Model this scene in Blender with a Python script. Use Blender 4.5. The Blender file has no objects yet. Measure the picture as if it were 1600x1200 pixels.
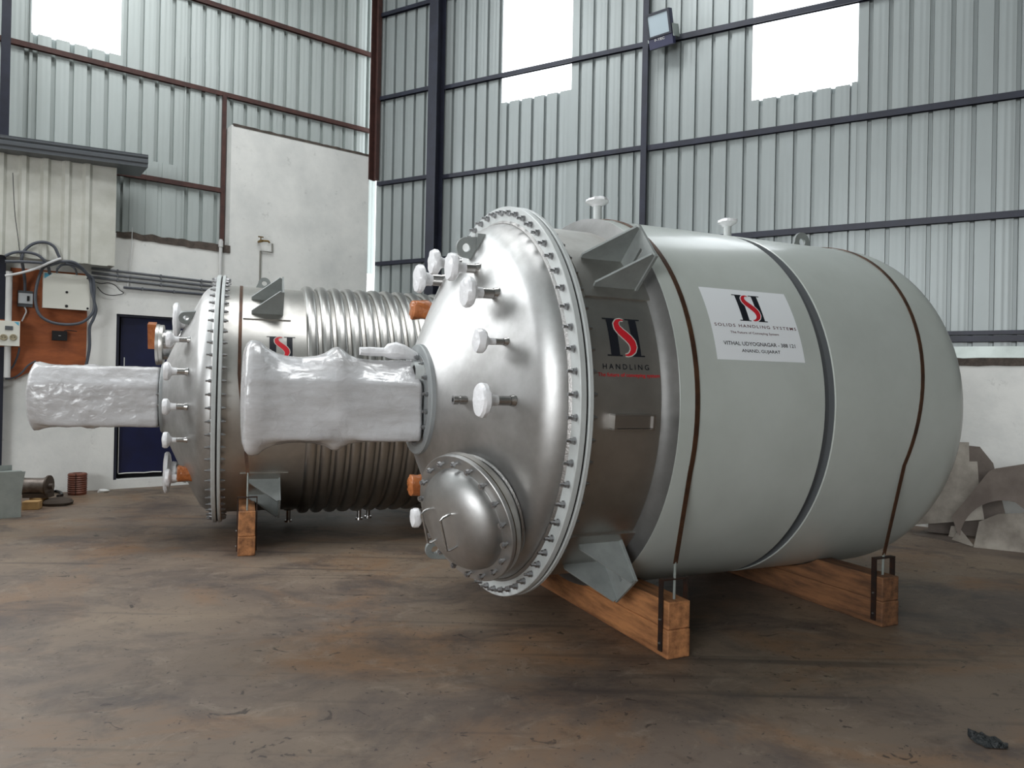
import bpy, bmesh, math, random
from math import sin, cos, pi, radians as rad
from mathutils import Vector, Matrix, noise
random.seed(7)
SC = bpy.context.scene
COL = SC.collection

# ------------------------------------------------------------------ camera
FPX, PITCH, ROLL, HC = 1142.42, rad(0.158), rad(-1.147), 1.3605
R_ = Vector((1, 0, 0)); F_ = Vector((0, cos(PITCH), sin(PITCH))); U_ = Vector((0, -sin(PITCH), cos(PITCH)))
XC = cos(ROLL) * R_ - sin(ROLL) * U_
YC = sin(ROLL) * R_ + cos(ROLL) * U_
cd = bpy.data.cameras.new('camera'); cam = bpy.data.objects.new('camera', cd); COL.objects.link(cam)
cd.sensor_width = 36; cd.lens = FPX / 1600 * 36; cd.clip_end = 200; cd.clip_start = .05
m = Matrix.Identity(4)
for i in range(3):
    m[i][0] = XC[i]; m[i][1] = YC[i]; m[i][2] = -F_[i]
m[0][3], m[1][3], m[2][3] = 0, 0, HC
cam.matrix_world = m
SC.camera = cam

def ray(x, y):
    return (F_ + XC * ((x - 800) / FPX) - YC * ((y - 600) / FPX)).normalized()

CAM = Vector((0, 0, HC))
def hit(x, y, P0, n):
    d = ray(x, y)
    return CAM + d * ((P0 - CAM).dot(n) / d.dot(n))

# ------------------------------------------------------------------ view + world + daylight
vs = SC.view_settings
vs.view_transform = 'Standard'; vs.look = 'None'; vs.gamma = 1; vs.use_curve_mapping = False
vs.exposure = 0.18
w = bpy.data.worlds.new('overcast_sky'); SC.world = w; w.use_nodes = True
bg = w.node_tree.nodes['Background']
bg.inputs[0].default_value = (0.93, 0.97, 1.0, 1); bg.inputs[1].default_value = 3.2

# hall frame: far corner, directions of the two visible walls, normals into the room
CN = Vector((-2.135, 11.056, 0))
DL = Vector((0.792, 0.611, 0)).normalized(); NL = Vector((DL.y, -DL.x, 0))
DR = Vector((0.875, -0.484, 0)).normalized(); NR = Vector((DR.y, -DR.x, 0))
def WL(t, z, off=0): return CN + DL * t + NL * off + Vector((0, 0, z))
def WR(u, z, off=0): return CN + DR * u + NR * off + Vector((0, 0, z))
def PL(x, y, off=0): return hit(x, y, CN + NL * off, NL)          # pixel -> left wall plane
def PR(x, y, off=0): return hit(x, y, CN + NR * off, NR)
def PF(x, y): return hit(x, y, Vector((0, 0, 0)), Vector((0, 0, 1)))

def area(name, loc, target, sx, sy, power, col=(1, .99, .97)):
    l = bpy.data.lights.new(name, 'AREA'); l.shape = 'RECTANGLE'; l.size = sx; l.size_y = sy
    l.energy = power; l.color = col
    o = bpy.data.objects.new(name, l); COL.objects.link(o)
    o.location = loc
    o.rotation_euler = (Vector(target) - Vector(loc)).to_track_quat('-Z', 'Y').to_euler()
    return o
ROOF_Z = 8.6
LW, RW = 20.0, 20.0       # lengths of the left and right walls
# daylight through the row of high openings in the left wall (left of the frame), the openings above the entrance behind the viewer, and the roof lights
area('high_window_daylight', WL(-9.2, 5.7, -.1), WL(-9.2, 5.7, 5), 8.0, 3.4, 420, (.97, .985, 1))
NEARW = CN - DL * (LW - .3)
q_ = NEARW + DR * 14.6 + Vector((0, 0, 3.7))
area('entrance_daylight', q_, q_ + DL * 5, 6.5, 3.6, 700, (.96, .985, 1))
for i, (u, t) in enumerate(((3.0, -5.4), (5.9, -4.0))):
    pos = CN + DR * u + DL * t + Vector((0, 0, ROOF_Z - .12))
    o = area('roof_light_daylight.%03d' % i, pos, pos - Vector((0, 0, 1)), 1.3, 3.6, 150, (.97, .99, 1))
    o.rotation_euler = (0, 0, math.atan2(DL.y, DL.x) + pi / 2)

# ------------------------------------------------------------------ materials
MATS = {}
def srgb(r, g, b):
    f = lambda c: ((c / 255 + .055) / 1.055) ** 2.4 if c > 10 else c / 255 / 12.92
    return (f(r), f(g), f(b), 1)

def mat(name, base, rough=.5, metal=0, dark=None, scale=4, amt=.5, bump=0, bscale=60, stretch=None,
        rvar=0, spec=.5, coat=0, detail=6, contrast=(.35, .65), alpha=None):
    if name in MATS: return MATS[name]
    m = bpy.data.materials.new(name); m.use_nodes = True; MATS[name] = m
    nt = m.node_tree; N = nt.nodes; Lk = nt.links
    b = N['Principled BSDF']
    b.inputs['Base Color'].default_value = base
    b.inputs['Roughness'].default_value = rough; b.inputs['Metallic'].default_value = metal
    b.inputs['Specular IOR Level'].default_value = spec
    b.inputs['Coat Weight'].default_value = coat; b.inputs['Coat Roughness'].default_value = .12
    tc = N.new('ShaderNodeTexCoord'); mp = N.new('ShaderNodeMapping')
    Lk.new(tc.outputs['Object'], mp.inputs[0])
    if stretch: mp.inputs['Scale'].default_value = stretch
    if dark is not None:
        n = N.new('ShaderNodeTexNoise'); n.inputs['Scale'].default_value = scale; n.inputs['Detail'].default_value = detail
        n.inputs['Roughness'].default_value = .62
        Lk.new(mp.outputs[0], n.inputs['Vector'])
        r = N.new('ShaderNodeValToRGB'); r.color_ramp.elements[0].position = contrast[0]; r.color_ramp.elements[1].position = contrast[1]
        r.color_ramp.elements[0].color = dark; r.color_ramp.elements[1].color = base
        Lk.new(n.outputs['Fac'], r.inputs[0])
        mx = N.new('ShaderNodeMix'); mx.data_type = 'RGBA'; mx.inputs[0].default_value = amt
        mx.inputs[6].default_value = base
        Lk.new(r.outputs[0], mx.inputs[7]); Lk.new(mx.outputs[2], b.inputs['Base Color'])
        if rvar:
            mr = N.new('ShaderNodeMapRange'); mr.inputs[3].default_value = rough + rvar; mr.inputs[4].default_value = max(.05, rough - rvar)
            Lk.new(n.outputs['Fac'], mr.inputs[0]); Lk.new(mr.outputs[0], b.inputs['Roughness'])
    if bump:
        n2 = N.new('ShaderNodeTexNoise'); n2.inputs['Scale'].default_value = bscale; n2.inputs['Detail'].default_value = 4
        Lk.new(mp.outputs[0], n2.inputs['Vector'])
        bp = N.new('ShaderNodeBump'); bp.inputs['Strength'].default_value = bump; bp.inputs['Distance'].default_value = .02
        Lk.new(n2.outputs['Fac'], bp.inputs['Height']); Lk.new(bp.outputs[0], b.inputs['Normal'])
    return m

STEEL = mat('stainless_steel', (.58, .58, .575, 1), .47, 1, dark=(.36, .355, .345, 1), scale=2.6, amt=.9, rvar=.10, bump=.05, bscale=7, detail=8)
STEEL_SHELL = mat('stainless_shell', (.60, .585, .555, 1), .38, 1, dark=(.42, .405, .38, 1), scale=2.6, amt=.8, rvar=.08, bump=.04, bscale=9)
STEEL_PIPE = mat('stainless_pipe', (.55, .54, .53, 1), .24, 1)
COIL = mat('coil_steel', (.50, .49, .47, 1), .32, 1, dark=(.38, .37, .355, 1), scale=5, amt=.6, rvar=.06)
WELD = mat('weld_steel', (.42, .41, .40, 1), .45, 1, bump=.25, bscale=120)
GREY = mat('grey_paint', srgb(190, 196, 191), .30, 0, dark=srgb(174, 180, 174), scale=1.6, amt=.7, rvar=.06, coat=.25)
GREYH = mat('grey_hub_paint', srgb(150, 154, 155), .40, 0, dark=srgb(132, 136, 137), scale=7, amt=.5)
GREYF = mat('grey_flange_paint', srgb(194, 198, 197), .40, 0, dark=srgb(172, 176, 174), scale=7, amt=.5)
GREYL = mat('grey_bracket_paint', srgb(140, 145, 143), .45, 0, dark=srgb(115, 119, 118), scale=9, amt=.6)
GROOVE = mat('groove_grey', srgb(92, 95, 97), .6)
COLLAR = mat('collar_steel', (.22, .22, .215, 1), .55, .8, dark=(.15, .148, .142, 1), scale=6, amt=.7)
GASKET_SHADE = mat('gasket_shade_black', (.012, .011, .011, 1), .8)
ZINC = mat('zinc_bolt', (.42, .42, .43, 1), .32, 1)
BLACK = mat('print_black', srgb(24, 26, 34), .35)
RED = mat('print_red', srgb(196, 32, 44), .35)
DRED = mat('print_dark_red', srgb(84, 28, 36), .5)
STICKER = mat('sticker_white', srgb(236, 240, 243), .35)
PALE = mat('print_outline_pale', srgb(188, 186, 180), .45)
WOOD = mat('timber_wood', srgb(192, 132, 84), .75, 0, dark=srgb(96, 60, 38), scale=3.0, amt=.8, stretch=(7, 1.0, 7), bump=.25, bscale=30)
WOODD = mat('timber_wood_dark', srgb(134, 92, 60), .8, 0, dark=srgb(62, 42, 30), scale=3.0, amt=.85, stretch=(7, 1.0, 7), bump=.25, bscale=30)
IRON = mat('black_iron', srgb(44, 40, 38), .55, .5, dark=srgb(82, 50, 34), scale=20, amt=.6)
STRAPM = mat('rusty_strap', srgb(98, 68, 48), .5, .5, dark=srgb(54, 38, 32), scale=8, amt=.8)
RUST = mat('rust_primer', srgb(84, 54, 48), .6, .1, dark=srgb(56, 38, 36), scale=9, amt=.7)
NAVY = mat('navy_steel', srgb(40, 43, 58), .45, .1, dark=srgb(28, 29, 38), scale=5, amt=.6)
NAVYDOOR = mat('navy_door', srgb(22, 28, 66), .4, 0, dark=srgb(16, 18, 40), scale=3, amt=.6)
TAPE = mat('brown_tape', srgb(186, 112, 62), .22, 0, dark=srgb(134, 72, 36), scale=14, amt=.7, bump=.5, bscale=30)
CREAM = mat('cabinet_cream', srgb(222, 222, 212), .4)
CYAN = mat('sticker_cyan', srgb(92, 172, 200), .4)
PLY = mat('plywood_orange', srgb(168, 92, 48), .6, 0, dark=srgb(112, 58, 32), scale=4, amt=.7, stretch=(1, 1, 3))
DEVBLK = mat('device_black', srgb(22, 22, 24), .4)
CABLE = mat('cable_grey', srgb(76, 80, 88), .5)
CABLEW = mat('cable_white', srgb(205, 205, 205), .5)
CONDUIT = mat('conduit_grey', srgb(98, 101, 105), .45)
PVC = mat('pvc_white', srgb(206, 206, 204), .45)
BRASS = mat('tap_brass', srgb(128, 104, 62), .4, .8)
GUTTER = mat('gutter_grey', srgb(92, 96, 100), .4, .2)
CEMENT = mat('raw_cement', srgb(92, 82, 74), .9, 0, dark=srgb(60, 54, 50), scale=12, amt=.8, bump=.6, bscale=30)
SCRAP = mat('scrap_plate', srgb(146, 140, 130), .5, .35, dark=srgb(98, 90, 82), scale=3.5, amt=.8, rvar=.1)
SCRAPB = mat('scrap_plate_brown', srgb(112, 102, 94), .55, .35, dark=srgb(82, 72, 66), scale=3, amt=.8)
GALV = mat('galvanised', srgb(168, 176, 172), .38, .5, dark=srgb(130, 138, 134), scale=5, amt=.5)
BAG = mat('black_bag', srgb(28, 32, 34), .45, 0, bump=.8, bscale=60)
LAMPG = mat('floodlight_glass', srgb(176, 190, 198), .12)
LAMPB = mat('floodlight_body', srgb(40, 42, 74), .4)
WHITE = mat('chipped_white', srgb(220, 220, 215), .6)
PAPER = mat('paper_white', srgb(225, 225, 222), .7)
MOTORB = mat('motor_brown', srgb(84, 72, 62), .5, .4)

def cladding(name, base, dark):
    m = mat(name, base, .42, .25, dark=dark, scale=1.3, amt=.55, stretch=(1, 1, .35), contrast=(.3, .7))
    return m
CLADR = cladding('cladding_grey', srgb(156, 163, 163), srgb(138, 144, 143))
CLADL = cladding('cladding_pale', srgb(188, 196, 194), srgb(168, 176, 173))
CLADC = mat('cladding_cream', srgb(216, 216, 208), .45, .15, dark=srgb(184, 184, 172), scale=3, amt=.6)

def plaster():
    m = mat('white_plaster', srgb(232, 232, 228), .85, 0, dark=srgb(196, 198, 196), scale=1.1, amt=.75, bump=.12, bscale=18, contrast=(.3, .6))
    nt = m.node_tree; N = nt.nodes; Lk = nt.links
    b = N['Principled BSDF']; src = b.inputs['Base Color'].links[0].from_socket
    tc = N.new('ShaderNodeTexCoord')
    n = N.new('ShaderNodeTexNoise'); n.inputs['Scale'].default_value = 7; n.inputs['Detail'].default_value = 8; n.inputs['Roughness'].default_value = .75
    Lk.new(tc.outputs['Object'], n.inputs['Vector'])
    r = N.new('ShaderNodeValToRGB'); r.color_ramp.elements[0].position = .60; r.color_ramp.elements[1].position = .74
    r.color_ramp.elements[0].color = (0, 0, 0, 1); r.color_ramp.elements[1].color = (.55, .55, .55, 1)
    Lk.new(n.outputs['Fac'], r.inputs[0])
    mx = N.new('ShaderNodeMix'); mx.data_type = 'RGBA'; Lk.new(r.outputs[0], mx.inputs[0]); Lk.new(src, mx.inputs[6])
    mx.inputs[7].default_value = srgb(150, 150, 146); Lk.new(mx.outputs[2], b.inputs['Base Color'])
    return m
PLASTER = plaster()

def floor_mat():
    m = bpy.data.materials.new('dusty_concrete'); m.use_nodes = True
    nt = m.node_tree; N = nt.nodes; Lk = nt.links; b = N['Principled BSDF']
    tc = N.new('ShaderNodeTexCoord')
    def nz(scale, det=6, rough=.6, vec=None, dist=0):
        n = N.new('ShaderNodeTexNoise'); n.inputs['Scale'].default_value = scale; n.inputs['Detail'].default_value = det
        n.inputs['Roughness'].default_value = rough; n.inputs['Distortion'].default_value = dist
        Lk.new(vec or tc.outputs['Object'], n.inputs['Vector']); return n
    def ramp(src, p0, p1, c0, c1):
        r = N.new('ShaderNodeValToRGB'); e = r.color_ramp.elements
        e[0].position, e[1].position, e[0].color, e[1].color = p0, p1, c0, c1
        Lk.new(src, r.inputs[0]); return r.outputs[0]
    def mix(f, a, bb):
        x = N.new('ShaderNodeMix'); x.data_type = 'RGBA'
        if isinstance(f, float): x.inputs[0].default_value = f
        else: Lk.new(f, x.inputs[0])
        for s, v in ((6, a), (7, bb)):
            if isinstance(v, tuple): x.inputs[s].default_value = v
            else: Lk.new(v, x.inputs[s])
        return x.outputs[2]
    mp = N.new('ShaderNodeMapping'); Lk.new(tc.outputs['Object'], mp.inputs[0])
    mp.inputs['Rotation'].default_value = (0, 0, rad(-30)); mp.inputs['Scale'].default_value = (.9, 1.15, 1)
    big = ramp(nz(.55, 5, .6, mp.outputs[0], .4).outputs['Fac'], .36, .64, srgb(100, 87, 77), srgb(128, 112, 95))
    c = mix(ramp(nz(.8, 7, .65, mp.outputs[0], .8).outputs['Fac'], .50, .66, (0, 0, 0, 1), (.65, .65, .65, 1)), big, srgb(130, 94, 60))       # rusty dust
    c = mix(ramp(nz(1.5, 8, .7, mp.outputs[0], .5).outputs['Fac'], .48, .64, (0, 0, 0, 1), (.85, .85, .85, 1)), c, srgb(74, 65, 61))        # dark scuffs
    c = mix(ramp(nz(3.6, 9, .78, mp.outputs[0], 1).outputs['Fac'], .54, .70, (0, 0, 0, 1), (.6, .6, .6, 1)), c, srgb(142, 130, 115))       # worn pale cement
    c = mix(ramp(nz(7, 9, .8, mp.outputs[0], .6).outputs['Fac'], .53, .70, (0, 0, 0, 1), (.65, .65, .65, 1)), c, srgb(76, 60, 48))
    mp2 = N.new('ShaderNodeMapping'); Lk.new(tc.outputs['Object'], mp2.inputs[0])
    mp2.inputs['Rotation'].default_value = (0, 0, rad(-52)); mp2.inputs['Scale'].default_value = (.12, 2.6, 1)
    c = mix(ramp(nz(3.2, 3, .5, mp2.outputs[0], .15).outputs['Fac'], .60, .70, (0, 0, 0, 1), (.55, .55, .55, 1)), c, srgb(58, 52, 50))      # tyre streaks
    c = mix(ramp(nz(9, 4, .6, mp.outputs[0], 1.5).outputs['Fac'], .645, .68, (0, 0, 0, 1), (.85, .85, .85, 1)), c, srgb(52, 43, 37))        # chips
    c = mix(ramp(nz(30, 3, .6).outputs['Fac'], .655, .69, (0, 0, 0, 1), (.7, .7, .7, 1)), c, srgb(44, 38, 34))
    Lk.new(c, b.inputs['Base Color'])
    rr = N.new('ShaderNodeMapRange'); rr.inputs[3].default_value = .38; rr.inputs[4].default_value = .72
    Lk.new(nz(1.3, 6).outputs['Fac'], rr.inputs[0]); Lk.new(rr.outputs[0], b.inputs['Roughness'])
    bp = N.new('ShaderNodeBump'); bp.inputs['Strength'].default_value = .12; bp.inputs['Distance'].default_value = .01
    Lk.new(nz(9, 8).outputs['Fac'], bp.inputs['Height']); Lk.new(bp.outputs[0], b.inputs['Normal'])
    return m
FLOORM = floor_mat()

def film_mat():
    m = mat('stretch_film', srgb(208, 208, 210), .22, 0, dark=srgb(168, 165, 164), scale=3, amt=.7, stretch=(1, 1, 4), coat=.5)
    nt = m.node_tree; N = nt.nodes; Lk = nt.links; b = N['Principled BSDF']
    tc = N.new('ShaderNodeTexCoord'); mp = N.new('ShaderNodeMapping'); Lk.new(tc.outputs['Object'], mp.inputs[0])
    mp.inputs['Scale'].default_value = (5, 2.5, 6.5); mp.inputs['Rotation'].default_value = (.1, .45, .05)
    n = N.new('ShaderNodeTexNoise'); n.inputs['Scale'].default_value = 3.2; n.inputs['Detail'].default_value = 6; n.inputs['Distortion'].default_value = 1.2
    Lk.new(mp.outputs[0], n.inputs['Vector'])
    bp = N.new('ShaderNodeBump'); bp.inputs['Strength'].default_value = .45; bp.inputs['Distance'].default_value = .012
    Lk.new(n.outputs['Fac'], bp.inputs['Height']); Lk.new(bp.outputs[0], b.inputs['Normal'])
    return m
FILM = film_mat()
FILMC = mat('wrap_white', srgb(236, 236, 238), .3, 0, bump=.35, bscale=30, coat=.3)

def frp_mat():
    m = bpy.data.materials.new('translucent_sheet'); m.use_nodes = True
    nt = m.node_tree; N = nt.nodes; Lk = nt.links
    N.remove(N['Principled BSDF'])
    t = N.new('ShaderNodeBsdfTranslucent'); t.inputs[0].default_value = (.95, .97, .97, 1)
    d = N.new('ShaderNodeBsdfTransparent'); d.inputs[0].default_value = (.95, .97, .98, 1)
    x = N.new('ShaderNodeMixShader'); x.inputs[0].default_value = .6
    Lk.new(t.outputs[0], x.inputs[1]); Lk.new(d.outputs[0], x.inputs[2])
    Lk.new(x.outputs[0], N['Material Output'].inputs[0])
    return m
FRP = frp_mat()

# ------------------------------------------------------------------ mesh helpers
class MB:
    def __init__(s): s.v = []; s.f = []
    def add(s, vs, fs):
        o = len(s.v); s.v += [Vector(v) for v in vs]; s.f += [tuple(i + o for i in f) for f in fs]; return s
    def hexa(s, c8):
        return s.add(c8, [(0, 3, 2, 1), (4, 5, 6, 7), (0, 1, 5, 4), (1, 2, 6, 5), (2, 3, 7, 6), (3, 0, 4, 7)])
    def box(s, x0, x1, y0, y1, z0, z1):
        return s.hexa([(x0, y0, z0), (x1, y0, z0), (x1, y1, z0), (x0, y1, z0), (x0, y0, z1), (x1, y0, z1), (x1, y1, z1), (x0, y1, z1)])
    def fbox(s, O, ex, ey, ez, x0, x1, y0, y1, z0, z1):
        P = lambda x, y, z: O + ex * x + ey * y + ez * z
        return s.hexa([P(x0, y0, z0), P(x1, y0, z0), P(x1, y1, z0), P(x0, y1, z0), P(x0, y0, z1), P(x1, y0, z1), P(x1, y1, z1), P(x0, y1, z1)])
    def prism(s, pts, ext):
        n = len(pts); ext = Vector(ext)
        vs = [Vector(p) for p in pts] + [Vector(p) + ext for p in pts]
        return s.add(vs, [tuple(range(n))[::-1], tuple(range(n, 2 * n))] + [(i, (i + 1) % n, n + (i + 1) % n, n + i) for i in range(n)])
    def tube(s, pts, r, n=10, closed=False, cap=True):
        pts = [Vector(p) for p in pts]; k = len(pts)
        rr = r if isinstance(r, (list, tuple)) else [r] * k
        up = None; rings = []
        for i, p in enumerate(pts):
            a = pts[i - 1] if (i or closed) else p; b = pts[(i + 1) % k] if (i < k - 1 or closed) else p
            d = (b - a).normalized()
            if up is None:
                up = d.orthogonal().normalized()
            up = (up - d * up.dot(d)).normalized(); w_ = d.cross(up)
            rings.append([p + (up * cos(2 * pi * j / n) + w_ * sin(2 * pi * j / n)) * rr[i] for j in range(n)])
        o = len(s.v); s.v += [v for r_ in rings for v in r_]
        for i in range(k if closed else k - 1):
            i2 = (i + 1) % k
            for j in range(n):
                s.f.append((o + i * n + j, o + i * n + (j + 1) % n, o + i2 * n + (j + 1) % n, o + i2 * n + j))
        if cap and not closed:
            s.f.append(tuple(o + j for j in range(n))[::-1]); s.f.append(tuple(o + (k - 1) * n + j for j in range(n)))
        return s
    def lathe(s, prof, O, ax, n=64, closed=False, a0=0, a1=2 * pi):
        """prof: list of (axial, radius)"""
        ax = Vector(ax).normalized(); e1 = ax.orthogonal().normalized() if abs(ax.z) > .9 else Vector((0, 0, 1)).cross(ax).normalized(); e2 = ax.cross(e1)
        O = Vector(O); full = abs(a1 - a0 - 2 * pi) < 1e-6; m_ = n if full else n + 1
        o = len(s.v)
        for (h, r) in prof:
            for j in range(m_):
                t = a0 + (a1 - a0) * j / n
                s.v.append(O + ax * h + (e1 * cos(t) + e2 * sin(t)) * max(r, 1e-4))
        k = len(prof)
        for i in range(k if closed else k - 1):
            i2 = (i + 1) % k
            for j in range(n):
                j2 = (j + 1) % m_
                s.f.append((o + i * m_ + j, o + i * m_ + j2, o + i2 * m_ + j2, o + i2 * m_ + j))
        return s

ORG = {}
def mk(name, mb, mt, parent=None, world=False, sharp=35, recenter=True, shared=None):
    me = bpy.data.meshes.new(name)
    vs = mb.v
    off = Vector((0, 0, 0))
    if parent is None and recenter:
        lo = Vector((min(v[i] for v in vs) for i in range(3))); hi = Vector((max(v[i] for v in vs) for i in range(3)))
        off = Vector(((lo.x + hi.x) / 2, (lo.y + hi.y) / 2, lo.z))
    elif parent is not None and world:
        off = ORG.get(parent.name, Vector((0, 0, 0)))
    me.from_pydata([tuple(v - off) for v in vs], [], mb.f)
    bm = bmesh.new(); bm.from_mesh(me); bmesh.ops.recalc_face_normals(bm, faces=bm.faces); bm.to_mesh(me); bm.free()
    me.polygons.foreach_set('use_smooth', [True] * len(me.polygons))
    me.set_sharp_from_angle(angle=rad(sharp))
    me.materials.append(mt)
    o = bpy.data.objects.new(name, me); COL.objects.link(o)
    if parent is not None:
        o.parent = parent
        ORG[o.name] = off
    else:
        o.location = off; ORG[o.name] = off
    return o
def inst(src, parent, loc=(0, 0, 0), rot=None):
    o = src.copy(); COL.objects.link(o); o.parent = parent; o.location = loc
    if rot is not None: o.rotation_euler = rot
    return o
def tag(o, label=None, cat=None, group=None, kind=None):
    if label: o['label'] = label
    if cat: o['category'] = cat
    if group: o['group'] = group
    if kind: o['kind'] = kind
    return o
def thing(name, loc, label, cat, rz=0, group=None):
    o = bpy.data.objects.new(name, None); COL.objects.link(o); o.location = loc; o.rotation_euler = (0, 0, rz)
    o.empty_display_size = .1
    ORG[o.name] = Vector(loc)
    return tag(o, label, cat, group)
Z = Vector((0, 0, 1))

# ------------------------------------------------------------------ setting
fb = MB(); P4 = [WR(0, 0, -.0), WR(RW, 0), CN + DR * RW - DL * LW, WL(-LW, 0)]
fb.prism([p - Z * .15 for p in [P4[0] - NL * .5 - NR * .5 + DL * .2, P4[1] - NR * .5, P4[2], P4[3] - NL * .5]], Z * .15)
tag(mk('floor', fb, FLOORM, recenter=False), 'dusty brown stained concrete floor of the workshop', kind='structure')

def sheet_mesh(O, d, nrm, width, z0, z1, start, pitch=.1905, gw=.044, gd=.045, top=None):
    """profiled sheet: flat pans with narrow grooves pressed outwards, two fine stiffening ribs per pan"""
    prof = [(0, 0)]
    x = start
    while x + gw / 2 < width:
        if x - gw / 2 > 0:
            prof += [(x - gw / 2, 0), (x - gw / 2 + .005, -gd), (x + gw / 2 - .005, -gd), (x + gw / 2, 0)]
        for f in (.40, .68):
            q = x + pitch * f
            if q + .012 < width: prof += [(q - .012, 0), (q, .0018), (q + .012, 0)]
        x += pitch
    prof.append((width, 0))
    b = MB(); k = len(prof); v = []
    for (px_, o_) in prof:
        v.append(O + d * px_ + nrm * o_ + Z * z0)
    for (px_, o_) in prof:
        v.append(O + d * px_ + nrm * o_ + Z * z1)
    b.add(v, [(i, i + 1, k + i + 1, k + i) for i in range(k - 1)])
    return b

TOPZ = ROOF_Z
# right wall: masonry plinth + profiled sheets + girts
wr = MB(); wr.fbox(CN, DR, NR, Z, -.02, RW, -.22, 0, 0, 1.66)
wall_right = tag(mk('wall_right', wr, PLASTER, recenter=False), kind='structure', label='grey profiled sheet wall over a low white plastered plinth')
cb = MB()                                               # ragged cement course on the plinth
n = 160; vs_ = []
for i in range(n + 1):
    u = RW * i / n
    lo = 1.655 + .02 * noise.noise(Vector((u * 6, 1, 0))); hi = 1.735 + .022 * noise.noise(Vector((u * 7, 5, 0)))
    vs_ += [WR(u, lo, .012), WR(u, hi, .012), WR(u, lo, -.18), WR(u, hi, -.18)]
for i in range(n):
    a = 4 * i; c = a + 4
    cb.f += [(a, c, c + 1, a + 1), (a + 1, c + 1, c + 3, a + 3), (a + 2, a, c, c + 2)]
cb.v = vs_
mk('cement_course', cb, CEMENT, wall_right)
fl = MB(); 
for i in range(12): fl.fbox(CN, DR, NR, Z, i * 1.65 + .01, i * 1.65 + 1.64, -.03, -.012, 1.70, 1.85)
mk('flashing_strip', fl, GALV, wall_right)
SEAM = [0.0, 1.06, 2.15, 3.22, 4.36, 5.484, 6.61, 7.74, 8.87, 10.0, 11.13, 12.26, 13.39, 14.52, 15.65, 16.78, 17.91, 19.04, 20.0]
WIN_R = {2: 5.245, 5: 4.705}                              # sheet index -> height where the sheet ends and daylight begins
for i in range(len(SEAM) - 1):
    w_ = SEAM[i + 1] - SEAM[i]
    z1 = WIN_R.get(i, TOPZ)
    offp = -.03 if i % 2 else -.034
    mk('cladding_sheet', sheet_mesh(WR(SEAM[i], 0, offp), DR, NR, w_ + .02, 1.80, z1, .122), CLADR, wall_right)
mk('patch_sheet', sheet_mesh(WR(3.225, 0, -.024), DR, NR, 1.13, 2.2, 3.768, .122), CLADR, wall_right)
mk('cover_strip', MB().fbox(CN, DR, NR, Z, 6.555, 6.61, -.03, -.022, 1.8, 4.72), CLADR, wall_right)
def girt(wall, O, d, nrm, a, b, z, h=.056, dep=.05, mt=NAVY):
    g = MB()
    g.fbox(O, d, nrm, Z, a, b, .0, .006, z - h / 2, z + h / 2)
    g.fbox(O, d, nrm, Z, a, b, .0, dep, z + h / 2 - .006, z + h / 2)
    g.fbox(O, d, nrm, Z, a, b, dep - .006, dep, z - h / 2, z + h / 2 - .006)
    return mk('girt', g, mt, wall)
for z in (3.16, 4.365, 5.65, 6.91, 8.1): girt(wall_right, WR(0, 0, -.026), DR, NR, .05, 1.09, z)
for z in (3.16, 4.33, 5.605, 6.91, 8.1): girt(wall_right, WR(0, 0, -.026), DR, NR, 1.25, 4.205, z)
for z in (3.145, 4.315, 5.60, 6.91, 8.1): girt(wall_right, WR(0, 0, -.026), DR, NR, 4.285, RW, z, h=.066)
girt(wall_right, WR(0, 0, -.026), DR, NR, 4.285, RW, 1.925, h=.06); girt(wall_right, WR(0, 0, -.02), DR, NR, 4.285, RW, 1.985, h=.04, dep=.05)
for j, i in enumerate((2, 5)):
    s_ = sheet_mesh(WR(SEAM[i] + .01, 0, -.05), DR, NR, SEAM[i + 1] - SEAM[i] - .04, WIN_R[i] - .06, TOPZ, .12, gd=.02)
    o = mk('window_%d' % (j + 1), s_, FRP, recenter=False)
    tag(o, ['bright translucent daylight panel next to the dark steel column', 'bright translucent daylight panel right of the floodlight'][j], kind='structure')

# left wall: plaster masonry + pale sheets + rusty girts
wl = MB()
def wseg(t0, t1, z0, z1, o0=-.22, o1=0): wl.fbox(CN, DL, NL, Z, t0, t1, o0, o1, z0, z1)
wseg(-3.44, -2.46, 2.15, 3.14); wseg(-2.46, -.10, 0, 3.14); wseg(-2.12, -.10, 3.14, 4.78)
wseg(-LW, -3.44, 0, 3.14); wseg(-3.44, -2.46, 0, .11)
wall_left = tag(mk('wall_left', wl, PLASTER, recenter=False), 'white plastered wall with pale profiled sheets above', kind='structure')
lb = MB(); n = 60; vs_ = []
for i in range(n + 1):                                   # raw brown course along the top of the low wall
    t = -3.46 + 1.35 * i / n
    lo = 3.10 - .012 + .03 * (t + 3.46) / 1.35 * -1 + .012 * noise.noise(Vector((t * 9, 3, 0))); hi = lo + .075 + .02 * (t + 3.46) + .012 * noise.noise(Vector((t * 8, 9, 0)))
    vs_ += [WL(t, lo, .014), WL(t, hi, .010), WL(t, lo, -.2), WL(t, hi, -.2)]
for i in range(n):
    a = 4 * i; c = a + 4
    lb.f += [(a, c, c + 1, a + 1), (a + 1, c + 1, c + 3, a + 3), (a + 2, a, c, c + 2)]
lb.v = vs_
mk('mortar_course', lb, CEMENT, wall_left)
lb = MB(); vs_ = []; n = 60
for i in range(n + 1):                                   # ragged mortar on top of the tall block
    t = -2.10 + 2.0 * i / n
    hi = 4.80 + .012 * noise.noise(Vector((t * 9, 3, 2))) ; vs_ += [WL(t, 4.765, .006), WL(t, hi, .004), WL(t, 4.765, -.2), WL(t, hi, -.2)]
for i in range(n):
    a = 4 * i; c = a + 4
    lb.f += [(a, c, c + 1, a + 1), (a + 1, c + 1, c + 3, a + 3)]
lb.v = vs_
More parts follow.
